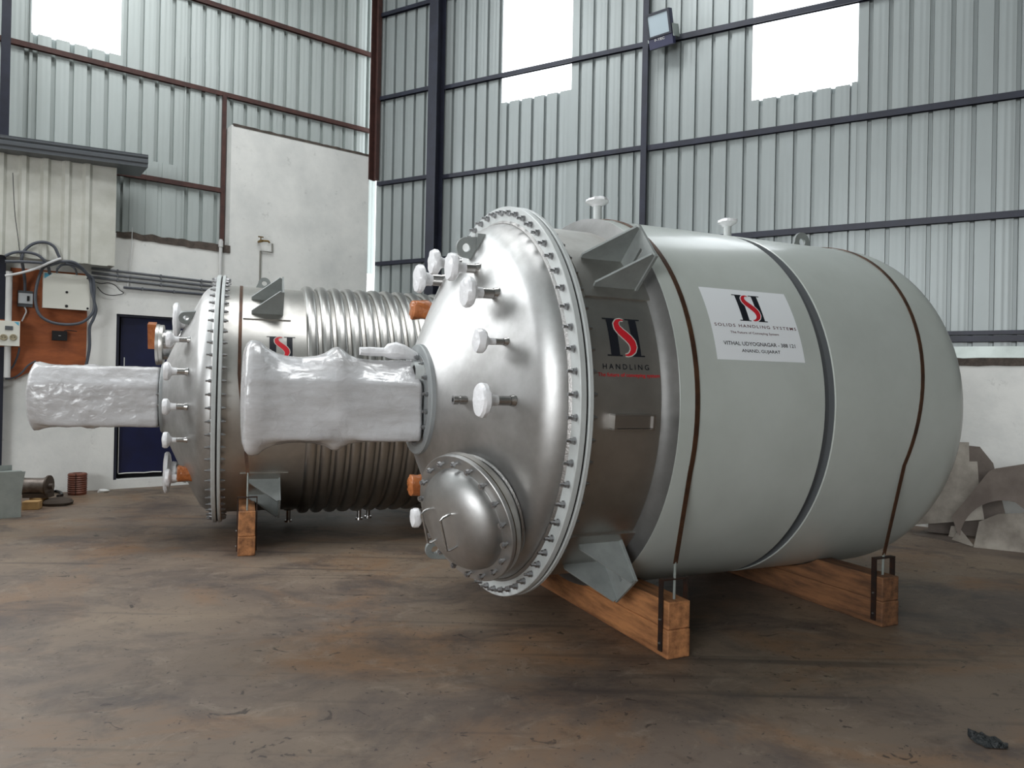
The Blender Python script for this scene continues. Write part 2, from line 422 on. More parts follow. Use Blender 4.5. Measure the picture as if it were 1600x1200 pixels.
mk('mortar_course', lb, CEMENT, wall_left)
SEAML = [-LW, -18.8, -17.7, -17.0, -15.5, -14.4, -13.3, -12.6, -11.5, -10.4, -9.3, -8.2, -7.3, -6.3, -5.2, -4.37, -3.42, -2.67, -1.56, -.46, .12]
for i in range(len(SEAML) - 1):
    a, b_ = SEAML[i], SEAML[i + 1]
    z0 = 3.05
    z1 = 5.41 if i == 15 else (3.95 if -12.61 <= a < -5.3 else TOPZ)
    offp = -.255 + (.004 if i % 2 else 0)
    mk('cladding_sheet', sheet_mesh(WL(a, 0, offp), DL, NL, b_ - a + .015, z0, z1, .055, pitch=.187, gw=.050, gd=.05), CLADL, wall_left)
mk('patch_sheet', sheet_mesh(WL(-2.66, 0, -.238), DL, NL, .56, 3.1, 5.62, .045, pitch=.187, gw=.050, gd=.05), CLADL, wall_left)
mk('patch_sheet', sheet_mesh(WL(-3.36, 0, -.24), DL, NL, .62, 3.1, 4.16, .05, pitch=.187, gw=.050, gd=.05), CLADL, wall_left)
s_ = sheet_mesh(WL(-4.36, 0, -.27), DL, NL, .935, 5.3, TOPZ, .055, pitch=.187, gd=.02)
tag(mk('window_3', s_, FRP, recenter=False), 'bright translucent daylight panel above the gutter canopy', kind='structure')
for z in (6.405, 5.235, 7.6): girt(wall_left, WL(0, 0, -.245), DL, NL, -5.2, .02, z, h=.06, dep=.05, mt=RUST)
girt(wall_left, WL(0, 0, -.232), DL, NL, -5.2, -2.17, 3.925, h=.06, dep=.05, mt=RUST)
g = MB(); g.fbox(CN, DL, NL, Z, -2.185, -2.135, -.235, -.185, 3.14, 5.23); mk('rusty_post', g, RUST, wall_left)

# unseen part of the hall, closing it off
def plain_wall(name, a, b_, lab, gap=None):
    d = (b_ - a).normalized(); nn = Vector((d.y, -d.x, 0))
    L_ = (b_ - a).length; wb = MB()
    if gap:
        for q in ((0, gap[0], 0, TOPZ), (gap[1], L_, 0, TOPZ), (gap[0], gap[1], 0, gap[2]), (gap[0], gap[1], gap[3], TOPZ)): wb.fbox(a, d, nn, Z, q[0], q[1], -.08, 0, q[2], q[3])
    else: wb.fbox(a, d, nn, Z, 0, L_, -.08, 0, 0, TOPZ)
    o = mk(name, wb, mat('low_bounce_wall', srgb(128, 124, 118), .85, 0, dark=srgb(104, 100, 96), scale=2, amt=.6), recenter=False)  # unseen walls, coloured dark to cut light bounced from behind the viewer
    tag(o, lab, kind='structure')
plain_wall('wall_near', P4[3] - NL * .2, P4[2], 'plain grey wall with a wide high entrance opening behind the viewer', (11.2, 18.0, 1.85, 5.55))
plain_wall('wall_far_side', P4[2], P4[1] - NR * .2, 'plain grey sheet wall at the far right end of the hall')
rf = MB(); rf.prism([p + Z * TOPZ for p in [P4[0] - NL * .6 - NR * .6 + DL * .5, P4[1] - NR * .6 + DR * .3, P4[2] + DR * .3 - DL * .3, P4[3] - NL * .6 - DL * .3]], Z * .08)
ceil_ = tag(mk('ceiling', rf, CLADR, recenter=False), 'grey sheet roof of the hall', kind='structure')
for (u, t) in ((3.0, -5.4), (5.9, -4.0)):
    mk('rooflight_sheet', MB().fbox(CN + DR * u + DL * t, NL, DL, Z, -.7, .7, -1.85, 1.85, TOPZ - .06, TOPZ - .05), FRP, ceil_)

# door in the left wall
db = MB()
db.fbox(CN, DL, NL, Z, -3.44, -2.46, -.20, -.185, .11, 2.15)  # near-black backing sheet, the shade of the door recess put into its colour
door = tag(mk('door_1', db, mat('recess_shade', srgb(14, 15, 20), .8), recenter=False), 'navy blue steel door in the white wall behind the rear tank', kind='structure')
hinge = WL(-2.48, 0, -.06); da = DL.copy(); da.rotate(Matrix.Rotation(rad(-3), 3, 'Z')); dn = Vector((da.y, -da.x, 0))
lf = mk('door_leaf', MB().fbox(hinge, -da, dn, Z, 0, .895, -.035, 0, .17, 2.12), NAVYDOOR, door)
ch = MB()
ch.tube([hinge - da * .893 + Z * z + dn * .002 for z in (.75, .6, .45, .3, .18)], .006, 6)
ch.tube([hinge - da * x + Z * (.176 + .004 * sin(x * 40)) + dn * .002 for x in (.89, .8, .7, .6, .5, .4)], .007, 6)
ch.tube([hinge - da * .85 + Z * z + dn * .002 for z in (1.62, 1.55, 1.5)], .006, 6)
mk('chipped_edge', ch, WHITE, lf)
mk('door_bolt', MB().fbox(hinge, -da, dn, Z, .80, .84, 0, .02, .98, 1.02), GALV, lf)
fr = MB(); fr.fbox(CN, DL, NL, Z, -3.44, -3.405, -.15, -.02, .11, 2.15); fr.fbox(CN, DL, NL, Z, -3.44, -2.46, -.15, -.02, 2.12, 2.15)
mk('door_frame', fr, NAVY, door)

# steel columns
def ibeam(O, d, nrm, wf, dp, z0, z1, tf=.012):
    b = MB()
    b.fbox(O, d, nrm, Z, -wf / 2, wf / 2, 0, tf, z0, z1); b.fbox(O, d, nrm, Z, -wf / 2, wf / 2, dp - tf, dp, z0, z1)
    b.fbox(O, d, nrm, Z, -.005, .005, tf, dp - tf, z0, z1); return b
c_ = thing('steel_column', WR(1.17, 0, .1), 'dark navy steel column against the grey sheet wall near the corner', 'column')
mk('column_shaft', ibeam(WR(1.17, 0, 0), DR, NR, .15, .2, .012, 8.5), NAVY, c_, True)
mk('base_plate', MB().fbox(WR(1.17, 0, .1), DR, NR, Z, -.15, .15, -.1, .15, 0, .012), NAVY, c_, True)
c_ = thing('steel_column', WL(-4.615, 0, .05), 'dark navy steel column at the left edge beside the electrical board', 'column')
mk('column_shaft', ibeam(WL(-4.615, 0, .02), DL, NL, .085, .12, .012, 8.5), NAVY, c_, True)
mk('base_plate', MB().fbox(WL(-4.615, 0, .08), DL, NL, Z, -.1, .1, -.06, .1, 0, .012), NAVY, c_, True)
c_ = thing('wall_post', WR(4.245, 0, .02), 'slim dark vertical post on the grey sheet wall beside the floodlight', 'post')
mk('post_tube', MB().fbox(WR(4.245, 0, 0), DR, NR, Z, -.036, .036, 0, .06, .01, 8.5), NAVY, c_, True)
mk('base_plate', MB().fbox(WR(4.245, 0, 0), DR, NR, Z, -.07, .07, 0, .12, 0, .01), NAVY, c_, True)
c_ = thing('corner_column', WR(.02, 4.42, .05), 'rust brown steel column hanging in the corner where both walls meet', 'column')
mk('column_web', MB().fbox(WR(.02, 0, 0), DR, NR, Z, -.05, .055, .0, .015, 4.42, 8.5), RUST, c_, True)
mk('column_flange', MB().fbox(WR(.02, 0, 0), DR, NR, Z, -.05, -.035, .015, .12, 4.42, 8.5), RUST, c_, True)
mk('column_flange', MB().fbox(WR(.02, 0, 0), DR, NR, Z, .04, .055, .015, .08, 4.42, 8.5), RUST, c_, True)

# ------------------------------------------------------------------ text + emblem helpers
def text_mesh(body, spacing=1.0):
    cu = bpy.data.curves.new('txt', 'FONT'); cu.body = body; cu.offset = .012; cu.space_character = spacing; cu.resolution_u = 3
    o = bpy.data.objects.new('txt', cu); COL.objects.link(o)
    bpy.context.view_layer.update()
    dg = bpy.context.evaluated_depsgraph_get()
    me = o.evaluated_get(dg).to_mesh()
    vs = [v.co.copy() for v in me.vertices]; fs = [tuple(p.vertices) for p in me.polygons]
    o.evaluated_get(dg).to_mesh_clear()
    bpy.data.objects.remove(o); bpy.data.curves.remove(cu)
    return vs, fs
def fit_text(body, width, height=None, spacing=1.0):
    vs, fs = text_mesh(body, spacing)
    x0 = min(v.x for v in vs); x1 = max(v.x for v in vs); y0 = min(v.y for v in vs); y1 = max(v.y for v in vs)
    k = width / (x1 - x0); ky = k if height is None else height / (y1 - y0)
    return [((v.x - x0) * k, (v.y - y0) * ky) for v in vs], fs
S_C = [(.55, .955), (.46, .965), (.385, .925), (.34, .84), (.36, .74), (.43, .645), (.53, .55), (.62, .46), (.69, .36), (.715, .25), (.69, .15), (.62, .07), (.54, .03), (.47, .03)]
S_W = [.034, .052, .094, .135, .170, .192, .202, .202, .192, .170, .135, .092, .055, .034]
def ribbon(grow=0):
    pts = []; wd = []
    for i in range(len(S_C) - 1):
        for k in range(4):
            f = k / 4; pts.append(Vector((S_C[i][0] * (1 - f) + S_C[i + 1][0] * f, S_C[i][1] * (1 - f) + S_C[i + 1][1] * f, 0))); wd.append(S_W[i] * (1 - f) + S_W[i + 1] * f)
    pts.append(Vector((*S_C[-1], 0))); wd.append(S_W[-1])
    v = []
    for i, p in enumerate(pts):
        d = (pts[min(i + 1, len(pts) - 1)] - pts[max(i - 1, 0)]).normalized(); nn = Vector((-d.y, d.x, 0)); h = wd[i] / 2 + grow
        v += [p + nn * h, p - nn * h]
    return [(a.x, a.y) for a in v], [(2 * i, 2 * i + 1, 2 * i + 3, 2 * i + 2) for i in range(len(pts) - 1)]
def posts():
    v = []; f = []
    def row_strip(rows):
        o = len(v)
        for (y, xl, xr) in rows: v.extend([(xl, y), (xr, y)])
        f.extend([(o + 2 * i, o + 2 * i + 1, o + 2 * i + 3, o + 2 * i + 2) for i in range(len(rows) - 1)])
    N_ = 16
    row_strip([(0, .0, .40), (.035, .0, .40)]); row_strip([(.035 + .93 * i / N_, .10, .335) for i in range(N_ + 1)]); row_strip([(.965, .0, .36), (1, .0, .36)])
    row_strip([(0, .62, 1.0), (.035, .62, 1.0)]); row_strip([(.035 + .93 * i / N_, .70, .90) for i in range(N_ + 1)]); row_strip([(.965, .60, 1.0), (1, .60, 1.0)])
    return v, f

# ------------------------------------------------------------------ tanks
RF = 1.127                     # flange radius
RSH, RJ = 1.035, 1.118         # shell and jacket radii
DOME_R, DOME_D, DOME_E = 1.032, .42, 1.6
KN = .17; SLA = rad(24.5)                    # knuckle radius and cone slope of the head
R_TAN = DOME_R - KN * (1 - sin(SLA)); S_KN = -.129 + KN * cos(SLA)
def dome_s(r):
    if r <= R_TAN: return -.129 - math.tan(SLA) * (R_TAN - r) * min(1, .55 + .45 * r / .25) - .016 * sin(pi * min(1, r / R_TAN))
    return S_KN - math.sqrt(max(0, KN * KN - (r - (DOME_R - KN)) ** 2))

class Tank:
    def __init__(s, c, yaw, label, zbot):
        s.root = thing('pressure_vessel', (c[0], c[1], c[2] - RF), label, 'tank', yaw, 'horizontal pressure vessels')
        s.yaw = yaw; s.c = Vector(c)
        s.a = Vector((cos(yaw), sin(yaw), 0)); s.b = Vector((sin(yaw), -cos(yaw), 0))
    def P(s, x, r, ang):
        a = rad(ang); return Vector((x, -r * cos(a), RF + r * sin(a)))
    def part(s, name, mb, mt, parent=None, sharp=35): return mk(name, mb, mt, parent or s.root, sharp=sharp)
    def wrap(s, pts, fs, s0, ang0, R, wdt=1, hgt=1):
        """2-D print mapped on the barrel: x along the axis, y around it"""
        b = MB(); b.add([s.P(s0 + x * wdt, R, ang0 + math.degrees(y * hgt / R)) for (x, y) in pts], fs); return b
AX = Vector((1, 0, 0)); TC = Vector((0, 0, RF))

BOLT = MB(); BOLT.lathe([(-.046, .0), (-.046, .0078), (.108, .0078), (.108, 0)], (0, 0, 0), AX, 8)
for h0, h1 in ((-.024, -.001), (.0725, .094)): BOLT.lathe([(h0, .0), (h0, .0150), (h1, .0150), (h1, 0)], (0, 0, 0), AX, 6)
for h0, h1 in ((-.006, -.001),): BOLT.lathe([(h0, .0), (h0, .0185), (h1, .0185), (h1, 0)], (0, 0, 0), AX, 10)

def common(T, seam_label):
    r = T.root
    prof = []
    k = 44
    for i in range(k + 1):
        if i < 14:
            t = SLA + (pi / 2 - SLA) * (1 - i / 14); prof.append((S_KN - KN * cos(t), DOME_R - KN + KN * sin(t)))
        else:
            rr = R_TAN * (1 - (i - 14) / (k - 14)); prof.append((dome_s(rr), rr))
    T.part('dished_head', MB().lathe([(.03, DOME_R)] + prof, TC, AX, 128), STEEL)
    rings = (('body_flange', 0, .034), ('counter_flange', .046, .072))
    for nm, s0, s1 in rings:
        T.part(nm, MB().lathe([(s0, .99), (s0, RF - .004), (s0 + .004, RF), (s1 - .004, RF), (s1, RF - .004), (s1, .99)], TC, AX, 128, closed=True), GREYF)
    T.part('gasket_gap_shade', MB().lathe([(.034, 1.0), (.034, 1.114), (.046, 1.114), (.046, 1.0)], TC, AX, 96, closed=True), GASKET_SHADE)  # gasket brought out nearly flush, its black standing in for shade in the gap
    T.part('weld_ring', MB().lathe([(.0, 1.046), (-.007, 1.04), (-.012, 1.033), (-.004, 1.025)], TC, AX, 128, closed=True), WELD)
    N_ = 64
    b0 = None
    for i in range(N_):
        p = T.P(0, 1.09, 360 * (i + .5) / N_)
        if b0 is None:
            b0 = mk('flange_bolt', BOLT, ZINC, r); b0.location = p
        else: inst(b0, r, p)

def brackets(T, angs, s0):
    for ang in angs:
        a = rad(ang); er = Vector((0, -cos(a), sin(a))); et = Vector((0, sin(a), cos(a)))
        O = TC + AX * s0
        pad = MB(); n_ = 12; vs_ = []
        for i in range(n_ + 1):
            aa = ang + 9.6 * (2 * i / n_ - 1)
            for s_ in (-.065, .315):
                for rr in (RSH - .002, RSH + .011): vs_.append(T.P(s0 + s_, rr, aa))
        for i in range(n_):
            q = 4 * i; e = q + 4
            pad.f += [(q + 1, q + 3, e + 3, e + 1), (q, q + 1, e + 1, e), (q + 2, e + 2, e + 3, q + 3)]
        pad.f += [(0, 2, 3, 1), (4 * n_, 4 * n_ + 1, 4 * n_ + 3, 4 * n_ + 2)]
        pad.v = vs_
        p = T.part('support_bracket', pad, STEEL_SHELL)
        for t in (-.112, .100):
            poly = [O + er * rr + AX * s_ + et * t for (s_, rr) in ((0, RSH - .012), (.24, RSH - .012), (.24, 1.262), (.222, 1.272), (.0, RSH + .03))]
            T.part('gusset', MB().prism(poly, et * .012), GREYL, p)
        ep = MB()
        fb_ = lambda x0, x1, r0, r1: ep.fbox(O, et, er, AX, x0, x1, r0, r1, .24, .254)
        fb_(-.122, -.012, RSH - .012, 1.272); fb_(.012, .122, RSH - .012, 1.272); fb_(-.012, .012, RSH - .012, 1.12); fb_(-.012, .012, 1.21, 1.272)
        T.part('end_plate', ep, GREYL, p)

def nozzle(T, r, ang, scap, rcap, rstem, big=False, mt=None):
    p = T.P(0, r, ang); sb = dome_s(r)
    n_ = MB(); n_.lathe([(sb + .06, rstem), (scap, rstem)], p, AX, 20)
    n_.lathe([(sb + .012, rstem + .009), (sb - .012, rstem + .002)], p, AX, 20)
    pipe = T.part('nozzle', n_, STEEL_PIPE)
    prof = [(-.026, 0), (-.026, rcap * .55), (-.022, rcap * .9), (-.008, rcap), (.012, rcap * .99), (.022, rcap * .86), (.034, rcap * .5), (.048, rstem * 1.12), (.075, rstem * 1.05), (.078, rstem * .98)]
    c_ = MB(); c_.lathe(prof, p + AX * scap, AX, 28)
    sd = Vector((r * 7, ang * .31, scap * 9))
    for v in c_.v:
        q = v * 34 + sd
        rad_ = Vector((0, v.y - p.y, v.z - p.z))
        v += rad_ * (.05 * noise.noise(q)) + AX * (.005 * noise.noise(q + Vector((9, 3, 1))))
    T.part('wrapped_cap', c_, mt or FILMC, pipe)

def taped(T, r, ang, s0, s1, rr, tilt=0):
    p = T.P(0, r, ang); c_ = MB()
    c_.lathe([(s0 - .012, 0), (s0 - .01, rr * .7), (s0, rr), (s0 * .5 + s1 * .5, rr * .93), (s1, rr), (s1 + .03, rr * .7), (dome_s(r) + .05, rr * .62)], p, AX, 18)
    for v in c_.v:
        q = v * 40; v += Vector((0, v.y - p.y, v.z - p.z)) * (.25 * noise.noise(q)) + AX * .008 * noise.noise(q + Vector((4, 4, 4)))
    T.part('taped_nozzle', c_, TAPE)

def hub(T):
    R = .315; s0, s1 = -.45, -.385
    h_ = T.part('mounting_flange', MB().lathe([(s0, .05), (s0, R - .075), (s0, R - .055), (s0 + .004, R - .052), (s0, R - .049), (s0, R - .006), (s0 + .006, R), (s1, R), (s1 + .006, R - .008), (s1 + .01, R - .02), (s1 + .06, R - .03), (s1 + .06, .05)], TC, AX, 72), GREYH)
    bb = MB().lathe([(-.028, 0), (-.028, .008), (-.016, .009), (-.016, .014), (0, .014), (0, 0)], (0, 0, 0), AX, 8)
    b0 = None
    for i in range(16):
        p = T.P(s0, .245, 360 / 16 * i + 8)
        if b0 is None: b0 = mk('hub_bolt', bb, ZINC, h_); b0.location = p
        else: inst(b0, h_, p)
    T.part('weld_ring', MB().lathe([(s1 + .02, R + .004), (s1 + .012, R + .014), (s1 + .004, R + .006)], TC, AX, 72, closed=True), WELD)

def poly_r(poly, a):
    """distance from the origin to the polygon outline in direction a"""
    d = Vector((cos(a), sin(a))); best = .2
    for i in range(len(poly)):
        p, q = Vector(poly[i]), Vector(poly[(i + 1) % len(poly)]); e = q - p
        den = d.x * e.y - d.y * e.x
        if abs(den) < 1e-9: continue
        t = (p.x * e.y - p.y * e.x) / den; u_ = (p.x * d.y - p.y * d.x) / den
        if t > 0 and -1e-6 <= u_ <= 1 + 1e-6: best = t
    return best
def film_unit(T, sections, poly, name, seed, wr=.010):
    """shrink-wrapped drive unit: blends a box-like casing with round rims; sections: (s, scale, roundness, radius)"""
    NA = 120; fine = []
    for i in range(len(sections) - 1):
        A, B = sections[i], sections[i + 1]; k = max(2, int(abs(B[0] - A[0]) / .012))
        for j in range(k):
            f = j / k; g = f; fine.append([A[0] * (1 - f) + B[0] * f] + [A[q] * (1 - g) + B[q] * g for q in (1, 2, 3)])
    fine.append(list(sections[-1]))
    pr = [poly_r(poly, 2 * pi * j / NA) for j in range(NA)]
    for _ in range(1): pr = [(pr[j - 1] + 2 * pr[j] + pr[(j + 1) % NA]) / 4 for j in range(NA)]
    b = MB()
    for (s_, sc, w_, rc) in fine:
        for j in range(NA):
            a = 2 * pi * j / NA
            ab = min(rc, .205 + .16 * max(0, rc - .2)); re = 1 / math.sqrt((cos(a) / ab) ** 2 + (sin(a) / rc) ** 2)
            r = (pr[j] * sc) * (1 - w_) + re * w_
            q = Vector((s_ * 5, cos(a) * 2.2 + s_ * 1.7, sin(a) * 2.2 - s_ * 1.1)) + Vector((seed, 0, 0))
            if rc > .1 : r += wr * noise.noise(q * 1.1) + wr * .7 * noise.noise(Vector((s_ * 16 + seed, cos(a) * 7, sin(a) * 7))) + wr * .35 * noise.noise(Vector((s_ * 60 + seed, cos(a) * 12, sin(a) * 12)))
            b.v.append(Vector((s_, -r * cos(a), RF + r * sin(a))))
    k = len(fine)
    for i in range(k - 1):
        for j in range(NA): b.f.append((i * NA + j, i * NA + (j + 1) % NA, (i + 1) * NA + (j + 1) % NA, (i + 1) * NA + j))
    b.f.append(tuple(range(NA))[::-1]); b.f.append(tuple((k - 1) * NA + j for j in range(NA)))
    return tag(T.part(name, b, FILM, sharp=60), 'drive unit wrapped in crinkled clear white stretch film')

def emblem(T, s0, ang0, R, wdt, hgt, parent, outline):
    e = T.part('emblem', T.wrap(*posts(), s0, ang0, R, wdt, hgt), BLACK, parent); tag(e, 'black serif letter posts with a red S between them')
    T.part('emblem_outline', T.wrap(*ribbon(.028), s0, ang0, R + .0008, wdt, hgt), outline, e)
    T.part('emblem_letter', T.wrap(*ribbon(0), s0, ang0, R + .0016, wdt, hgt), RED, e)
def line(T, body, s0, s1, ang, R, h, mt, parent=None, sp=1.0, name='lettering'):
    v, f = fit_text(body, s1 - s0, h, sp)
    o = T.part(name, T.wrap(v, f, s0, ang, R), mt, parent); return o

def eye(T, r, ang, s_tip, s_base, wid, mt=GREYL, tdir=None, th=.022):
    """plate lug with a hole standing off the head, its plane along the axis and tangential"""
    a = rad(ang); er = Vector((0, -cos(a), sin(a))); et = Vector((0, sin(a), cos(a)))
    if tdir is not None: er, et = tdir
    O = TC + Vector((0, -r * cos(a), r * sin(a)))
    out = []; n_ = 14
    for i in range(n_ + 1):
        t = pi / 2 + pi * i / n_; out.append((s_tip + wid + wid * cos(t) * 1.0, wid * sin(t)))
    out = [(s_base, wid * 1.25)] + out + [(s_base, -wid * 1.25)]
    hole = [(s_tip + wid + wid * .42 * cos(-2 * pi * i / 16), wid * .42 * sin(-2 * pi * i / 16)) for i in range(16)]
    bm = bmesh.new()
    vo = [bm.verts.new(O + AX * x + er * y) for x, y in out]; vh = [bm.verts.new(O + AX * x + er * y) for x, y in hole]
    eds = [bm.edges.new((vo[i], vo[(i + 1) % len(vo)])) for i in range(len(vo))] + [bm.edges.new((vh[i], vh[(i + 1) % 16])) for i in range(16)]
    bmesh.ops.triangle_fill(bm, use_beauty=True, edges=eds)
    ex = bmesh.ops.extrude_face_region(bm, geom=bm.faces[:]); bmesh.ops.translate(bm, verts=[v for v in ex['geom'] if isinstance(v, bmesh.types.BMVert)], vec=et * th)
    bm.verts.index_update(); b = MB(); b.v = [v.co.copy() for v in bm.verts]; b.f = [tuple(v.index for v in f.verts) for f in bm.faces]; bm.free()
    return T.part('lifting_eye', b, mt)

def radial_eye(T, s, R, ang, wid=.06, h=.12, mt=GREYL):
    """lifting eye standing on the barrel, plate along the axis"""
    a = rad(ang); er = Vector((0, -cos(a), sin(a))); et = Vector((0, sin(a), cos(a)))
    O = TC + AX * s + er * (R - .01)
    bm = bmesh.new(); n_ = 12
    out = [(-wid * 1.5, 0), (wid * 1.5, 0)] + [(wid * cos(pi * i / n_), h - wid + wid * sin(pi * i / n_)) for i in range(n_ + 1)]
    hole = [(wid * .42 * cos(-2 * pi * i / 14), h - wid + wid * .42 * sin(-2 * pi * i / 14)) for i in range(14)]
    vo = [bm.verts.new(O + AX * x + er * y) for x, y in out]; vh = [bm.verts.new(O + AX * x + er * y) for x, y in hole]
    eds = [bm.edges.new((vo[i], vo[(i + 1) % len(vo)])) for i in range(len(vo))] + [bm.edges.new((vh[i], vh[(i + 1) % 14])) for i in range(14)]
    bmesh.ops.triangle_fill(bm, use_beauty=True, edges=eds)
    ex = bmesh.ops.extrude_face_region(bm, geom=bm.faces[:]); bmesh.ops.translate(bm, verts=[v for v in ex['geom'] if isinstance(v, bmesh.types.BMVert)], vec=et * .02)
    bm.verts.index_update(); b = MB(); b.v = [v.co.copy() for v in bm.verts]; b.f = [tuple(v.index for v in f.verts) for f in bm.faces]; bm.free()
    return T.part('lifting_eye', b, mt)

def vent(T, s, R, ang, h, rc, rs):
    a = rad(ang); er = Vector((0, -cos(a), sin(a))); O = TC + AX * s + er * R
    p = T.part('vent_nozzle', MB().lathe([(-.03, rs), (h, rs)], O, er, 18), GREYF)
    c_ = MB(); c_.lathe([(-.02, rs * 1.05), (-.018, rs * 1.1), (0.0, rc * .8), (.008, rc), (.024, rc * .96), (.034, rc * .6), (.042, rc * .2), (.044, 0)], O + er * h, er, 22)
    for v in c_.v:
        v += (v - O - er * h) * (.18 * noise.noise(v * 38)); 
    T.part('wrapped_cap', c_, FILMC, p)

# ---- front tank
T1 = Tank((-.139, 4.349, 1.2744), rad(23.663), 'large front tank with smooth grey painted jacket and white company sticker', .147)
common(T1, '')
T1.part('shell', MB().lathe([(.06, RSH), (.56, RSH)], TC, AX, 128), STEEL_SHELL)
T1.part('jacket_collar', MB().lathe([(.505, RSH), (.52, 1.045), (.535, 1.07), (.548, 1.10), (.552, RJ)], TC, AX, 128), COLLAR)
T1.part('jacket_front', MB().lathe([(.552, 1.06), (.552, RJ - .003), (.556, RJ), (1.50, RJ), (1.505, RJ - .004), (1.505, 1.07)], TC, AX, 128), GREY)
T1.part('jacket_groove', MB().lathe([(1.49, 1.075), (1.5745, 1.075), (1.5745, RJ - .005)], TC, AX, 128), GROOVE)
hp = []
for i in range(33):
    t = pi / 2 * i / 32; hp.append((2.52 + .40 * sin(t) ** (2 / 2.5), RJ * cos(t) ** (2 / 2.5)))
T1.part('jacket_rear', MB().lathe([(1.576, 1.07), (1.576, RJ - .004), (1.581, RJ)] + hp, TC, AX, 128), GREY)
brackets(T1, (40.6, -49.2, 130.8, -139.4), .208)
for (r, ang, sc, rc, rs) in ((.79, 90, -.35, .074, .026), (.782, 67.1, -.348, .076, .026), (.79, 112, -.35, .088, .036), (.792, 44.7, -.348, .080, .027), (.784, 22.7, -.34, .060, .016), (.80, 1.1, -.35, .084, .024), (.79, -112, -.345, .06, .022)):
    nozzle(T1, r, ang, sc, rc, rs)
taped(T1, .79, 134, -.32, -.22, .065); taped(T1, .79, -134, -.31, -.22, .07)
cpl = MB(); pc = T1.P(0, .514, 1.1)
cpl.lathe([(-.40, .012), (-.40, .024), (-.375, .024), (-.375, .017), (-.362, .017), (-.362, .023), (-.29, .023)], pc, AX, 16); T1.part('threaded_coupling', cpl, STEEL_PIPE)
eye(T1, .875, 79, -.275, -.10, .058, th=.024); eye(T1, .93, -103, -.31, -.10, .06, th=.024); eye(T1, .875, 199, -.275, -.10, .058)
eye_pad = MB().fbox(T1.P(0, .875, 79), AX, Vector((0, sin(rad(79)), cos(rad(79)))), Vector((0, -cos(rad(79)), sin(rad(79)))), -.16, -.06, -.012, .036, -.085, .085); T1.part('eye_doubler', eye_pad, GREYL)
hub(T1)
POLY1 = [(.2, -.225), (.2, .085), (.03, .215), (-.07, .215), (-.2, .085), (-.2, -.225), (0, -.238)]
film_unit(T1, [(-.46, .90, 0, .2), (-.475, 1.0, 0, .2), (-.62, 1.0, 0, .2), (-.72, 1.0, .06, .225), (-.78, 1.01, .2, .24), (-.83, 1.03, .45, .262), (-.87, 1.05, .7, .286), (-.895, 1.05, .8, .294), (-.92, 1.05, .75, .290), (-.96, 1.04, .5, .268), (-1.01, 1.02, .3, .25), (-1.08, 1.0, .2, .238), (-1.15, 1.0, .25, .24), (-1.21, 1.02, .4, .256), (-1.26, 1.05, .65, .28), (-1.295, 1.08, .85, .303), (-1.325, 1.08, .9, .306), (-1.345, 1.05, .93, .298), (-1.36, 1.0, .96, .278), (-1.372, 1, 1, .24), (-1.376, 1, 1, .13), (-1.378, 1, 1, .02)], POLY1, 'wrapped_drive_unit', 3.1, wr=.004)
valve = MB()
vp = [T1.P(-.44, .20, 85) + Vector((0, .03, .02)), T1.P(-.50, .22, 88) + Vector((0, .03, .02)), T1.P(-.55, .245, 88) + Vector((0, .03, .0)), T1.P(-.60, .25, 88) + Vector((0, .03, -.005)), T1.P(-.64, .25, 88) + Vector((0, .03, -.008)), T1.P(-.72, .25, 88) + Vector((0, .03, -.012)), T1.P(-.78, .25, 88) + Vector((0, .03, -.01)), T1.P(-.80, .25, 88) + Vector((0, .03, -.01))]
vp = [T1.P(s_, r_, 85) for s_, r_ in ((-.44, .24), (-.49, .255), (-.53, .268), (-.575, .272), (-.615, .268), (-.64, .262), (-.72, .262), (-.775, .262))]
valve.tube(vp, [.02, .030, .042, .052, .042, .024, .026, .022], 14)
for v in valve.v: v += Vector((noise.noise(v * 30), noise.noise(v * 31 + Z), noise.noise(v * 29 - Z))) * .006
T1.part('wrapped_valve', valve, FILMC)
hole = MB().lathe([(-.50, .058), (-.45, .062), (-.45, .045), (-.495, .043)], T1.P(0, .19, 52), AX, 18, closed=True); T1.part('seal_port', hole, GREYF)
T1.part('seal_bore_shade', MB().lathe([(-.49, 0), (-.49, .044)], T1.P(0, .19, 52), AX, 18), GASKET_SHADE)  # flat black disc stands in for the shade inside the bore
# manway on the head
mn = (Vector((-1, 0, 0)) + .40 * Vector((0, -1, 0)) * 1 + Vector((0, 0, -.31))).normalized()
MO = Vector((-.34, -.543, RF - .594))
mnw = T1.part('manway', MB().lathe([(-.30, .298), (-.03, .298)], MO, mn, 64), STEEL)
T1.part('manway_weld', MB().lathe([(-.125, .302), (-.118, .309), (-.108, .302)], MO, mn, 64, closed=True), WELD, mnw)
T1.part('manway_flange', MB().lathe([(-.062, .26), (-.062, .338), (-.032, .338), (-.032, .26)], MO, mn, 64, closed=True), STEEL_SHELL, mnw)
T1.part('manway_gasket', MB().lathe([(-.032, .26), (-.032, .332), (-.027, .332), (-.027, .26)], MO, mn, 64, closed=True), mat('gasket_tan', srgb(160, 140, 104), .7), mnw)
cvp = [(-.027, .26), (-.027, .336), (-.024, .34), (-.003, .34), (.0, .336), (.0, .272)] + [(.005 + .125 * sin(t * pi / 24), .268 * cos(t * pi / 24) ** .9 if t < 12 else 0) for t in range(13)]
cov = T1.part('manway_cover', MB().lathe(cvp, MO, mn, 72), STEEL, mnw)
mu = (Z - mn * Z.dot(mn)).normalized(); mv = mu.cross(mn)      # up and right in the cover plane
bb = MB().lathe([(-.085, 0), (-.085, .009), (.018, .009), (.018, .016), (.034, .016), (.034, .008), (.04, .008), (.04, 0)], (0, 0, 0), mn, 8)
b0 = None
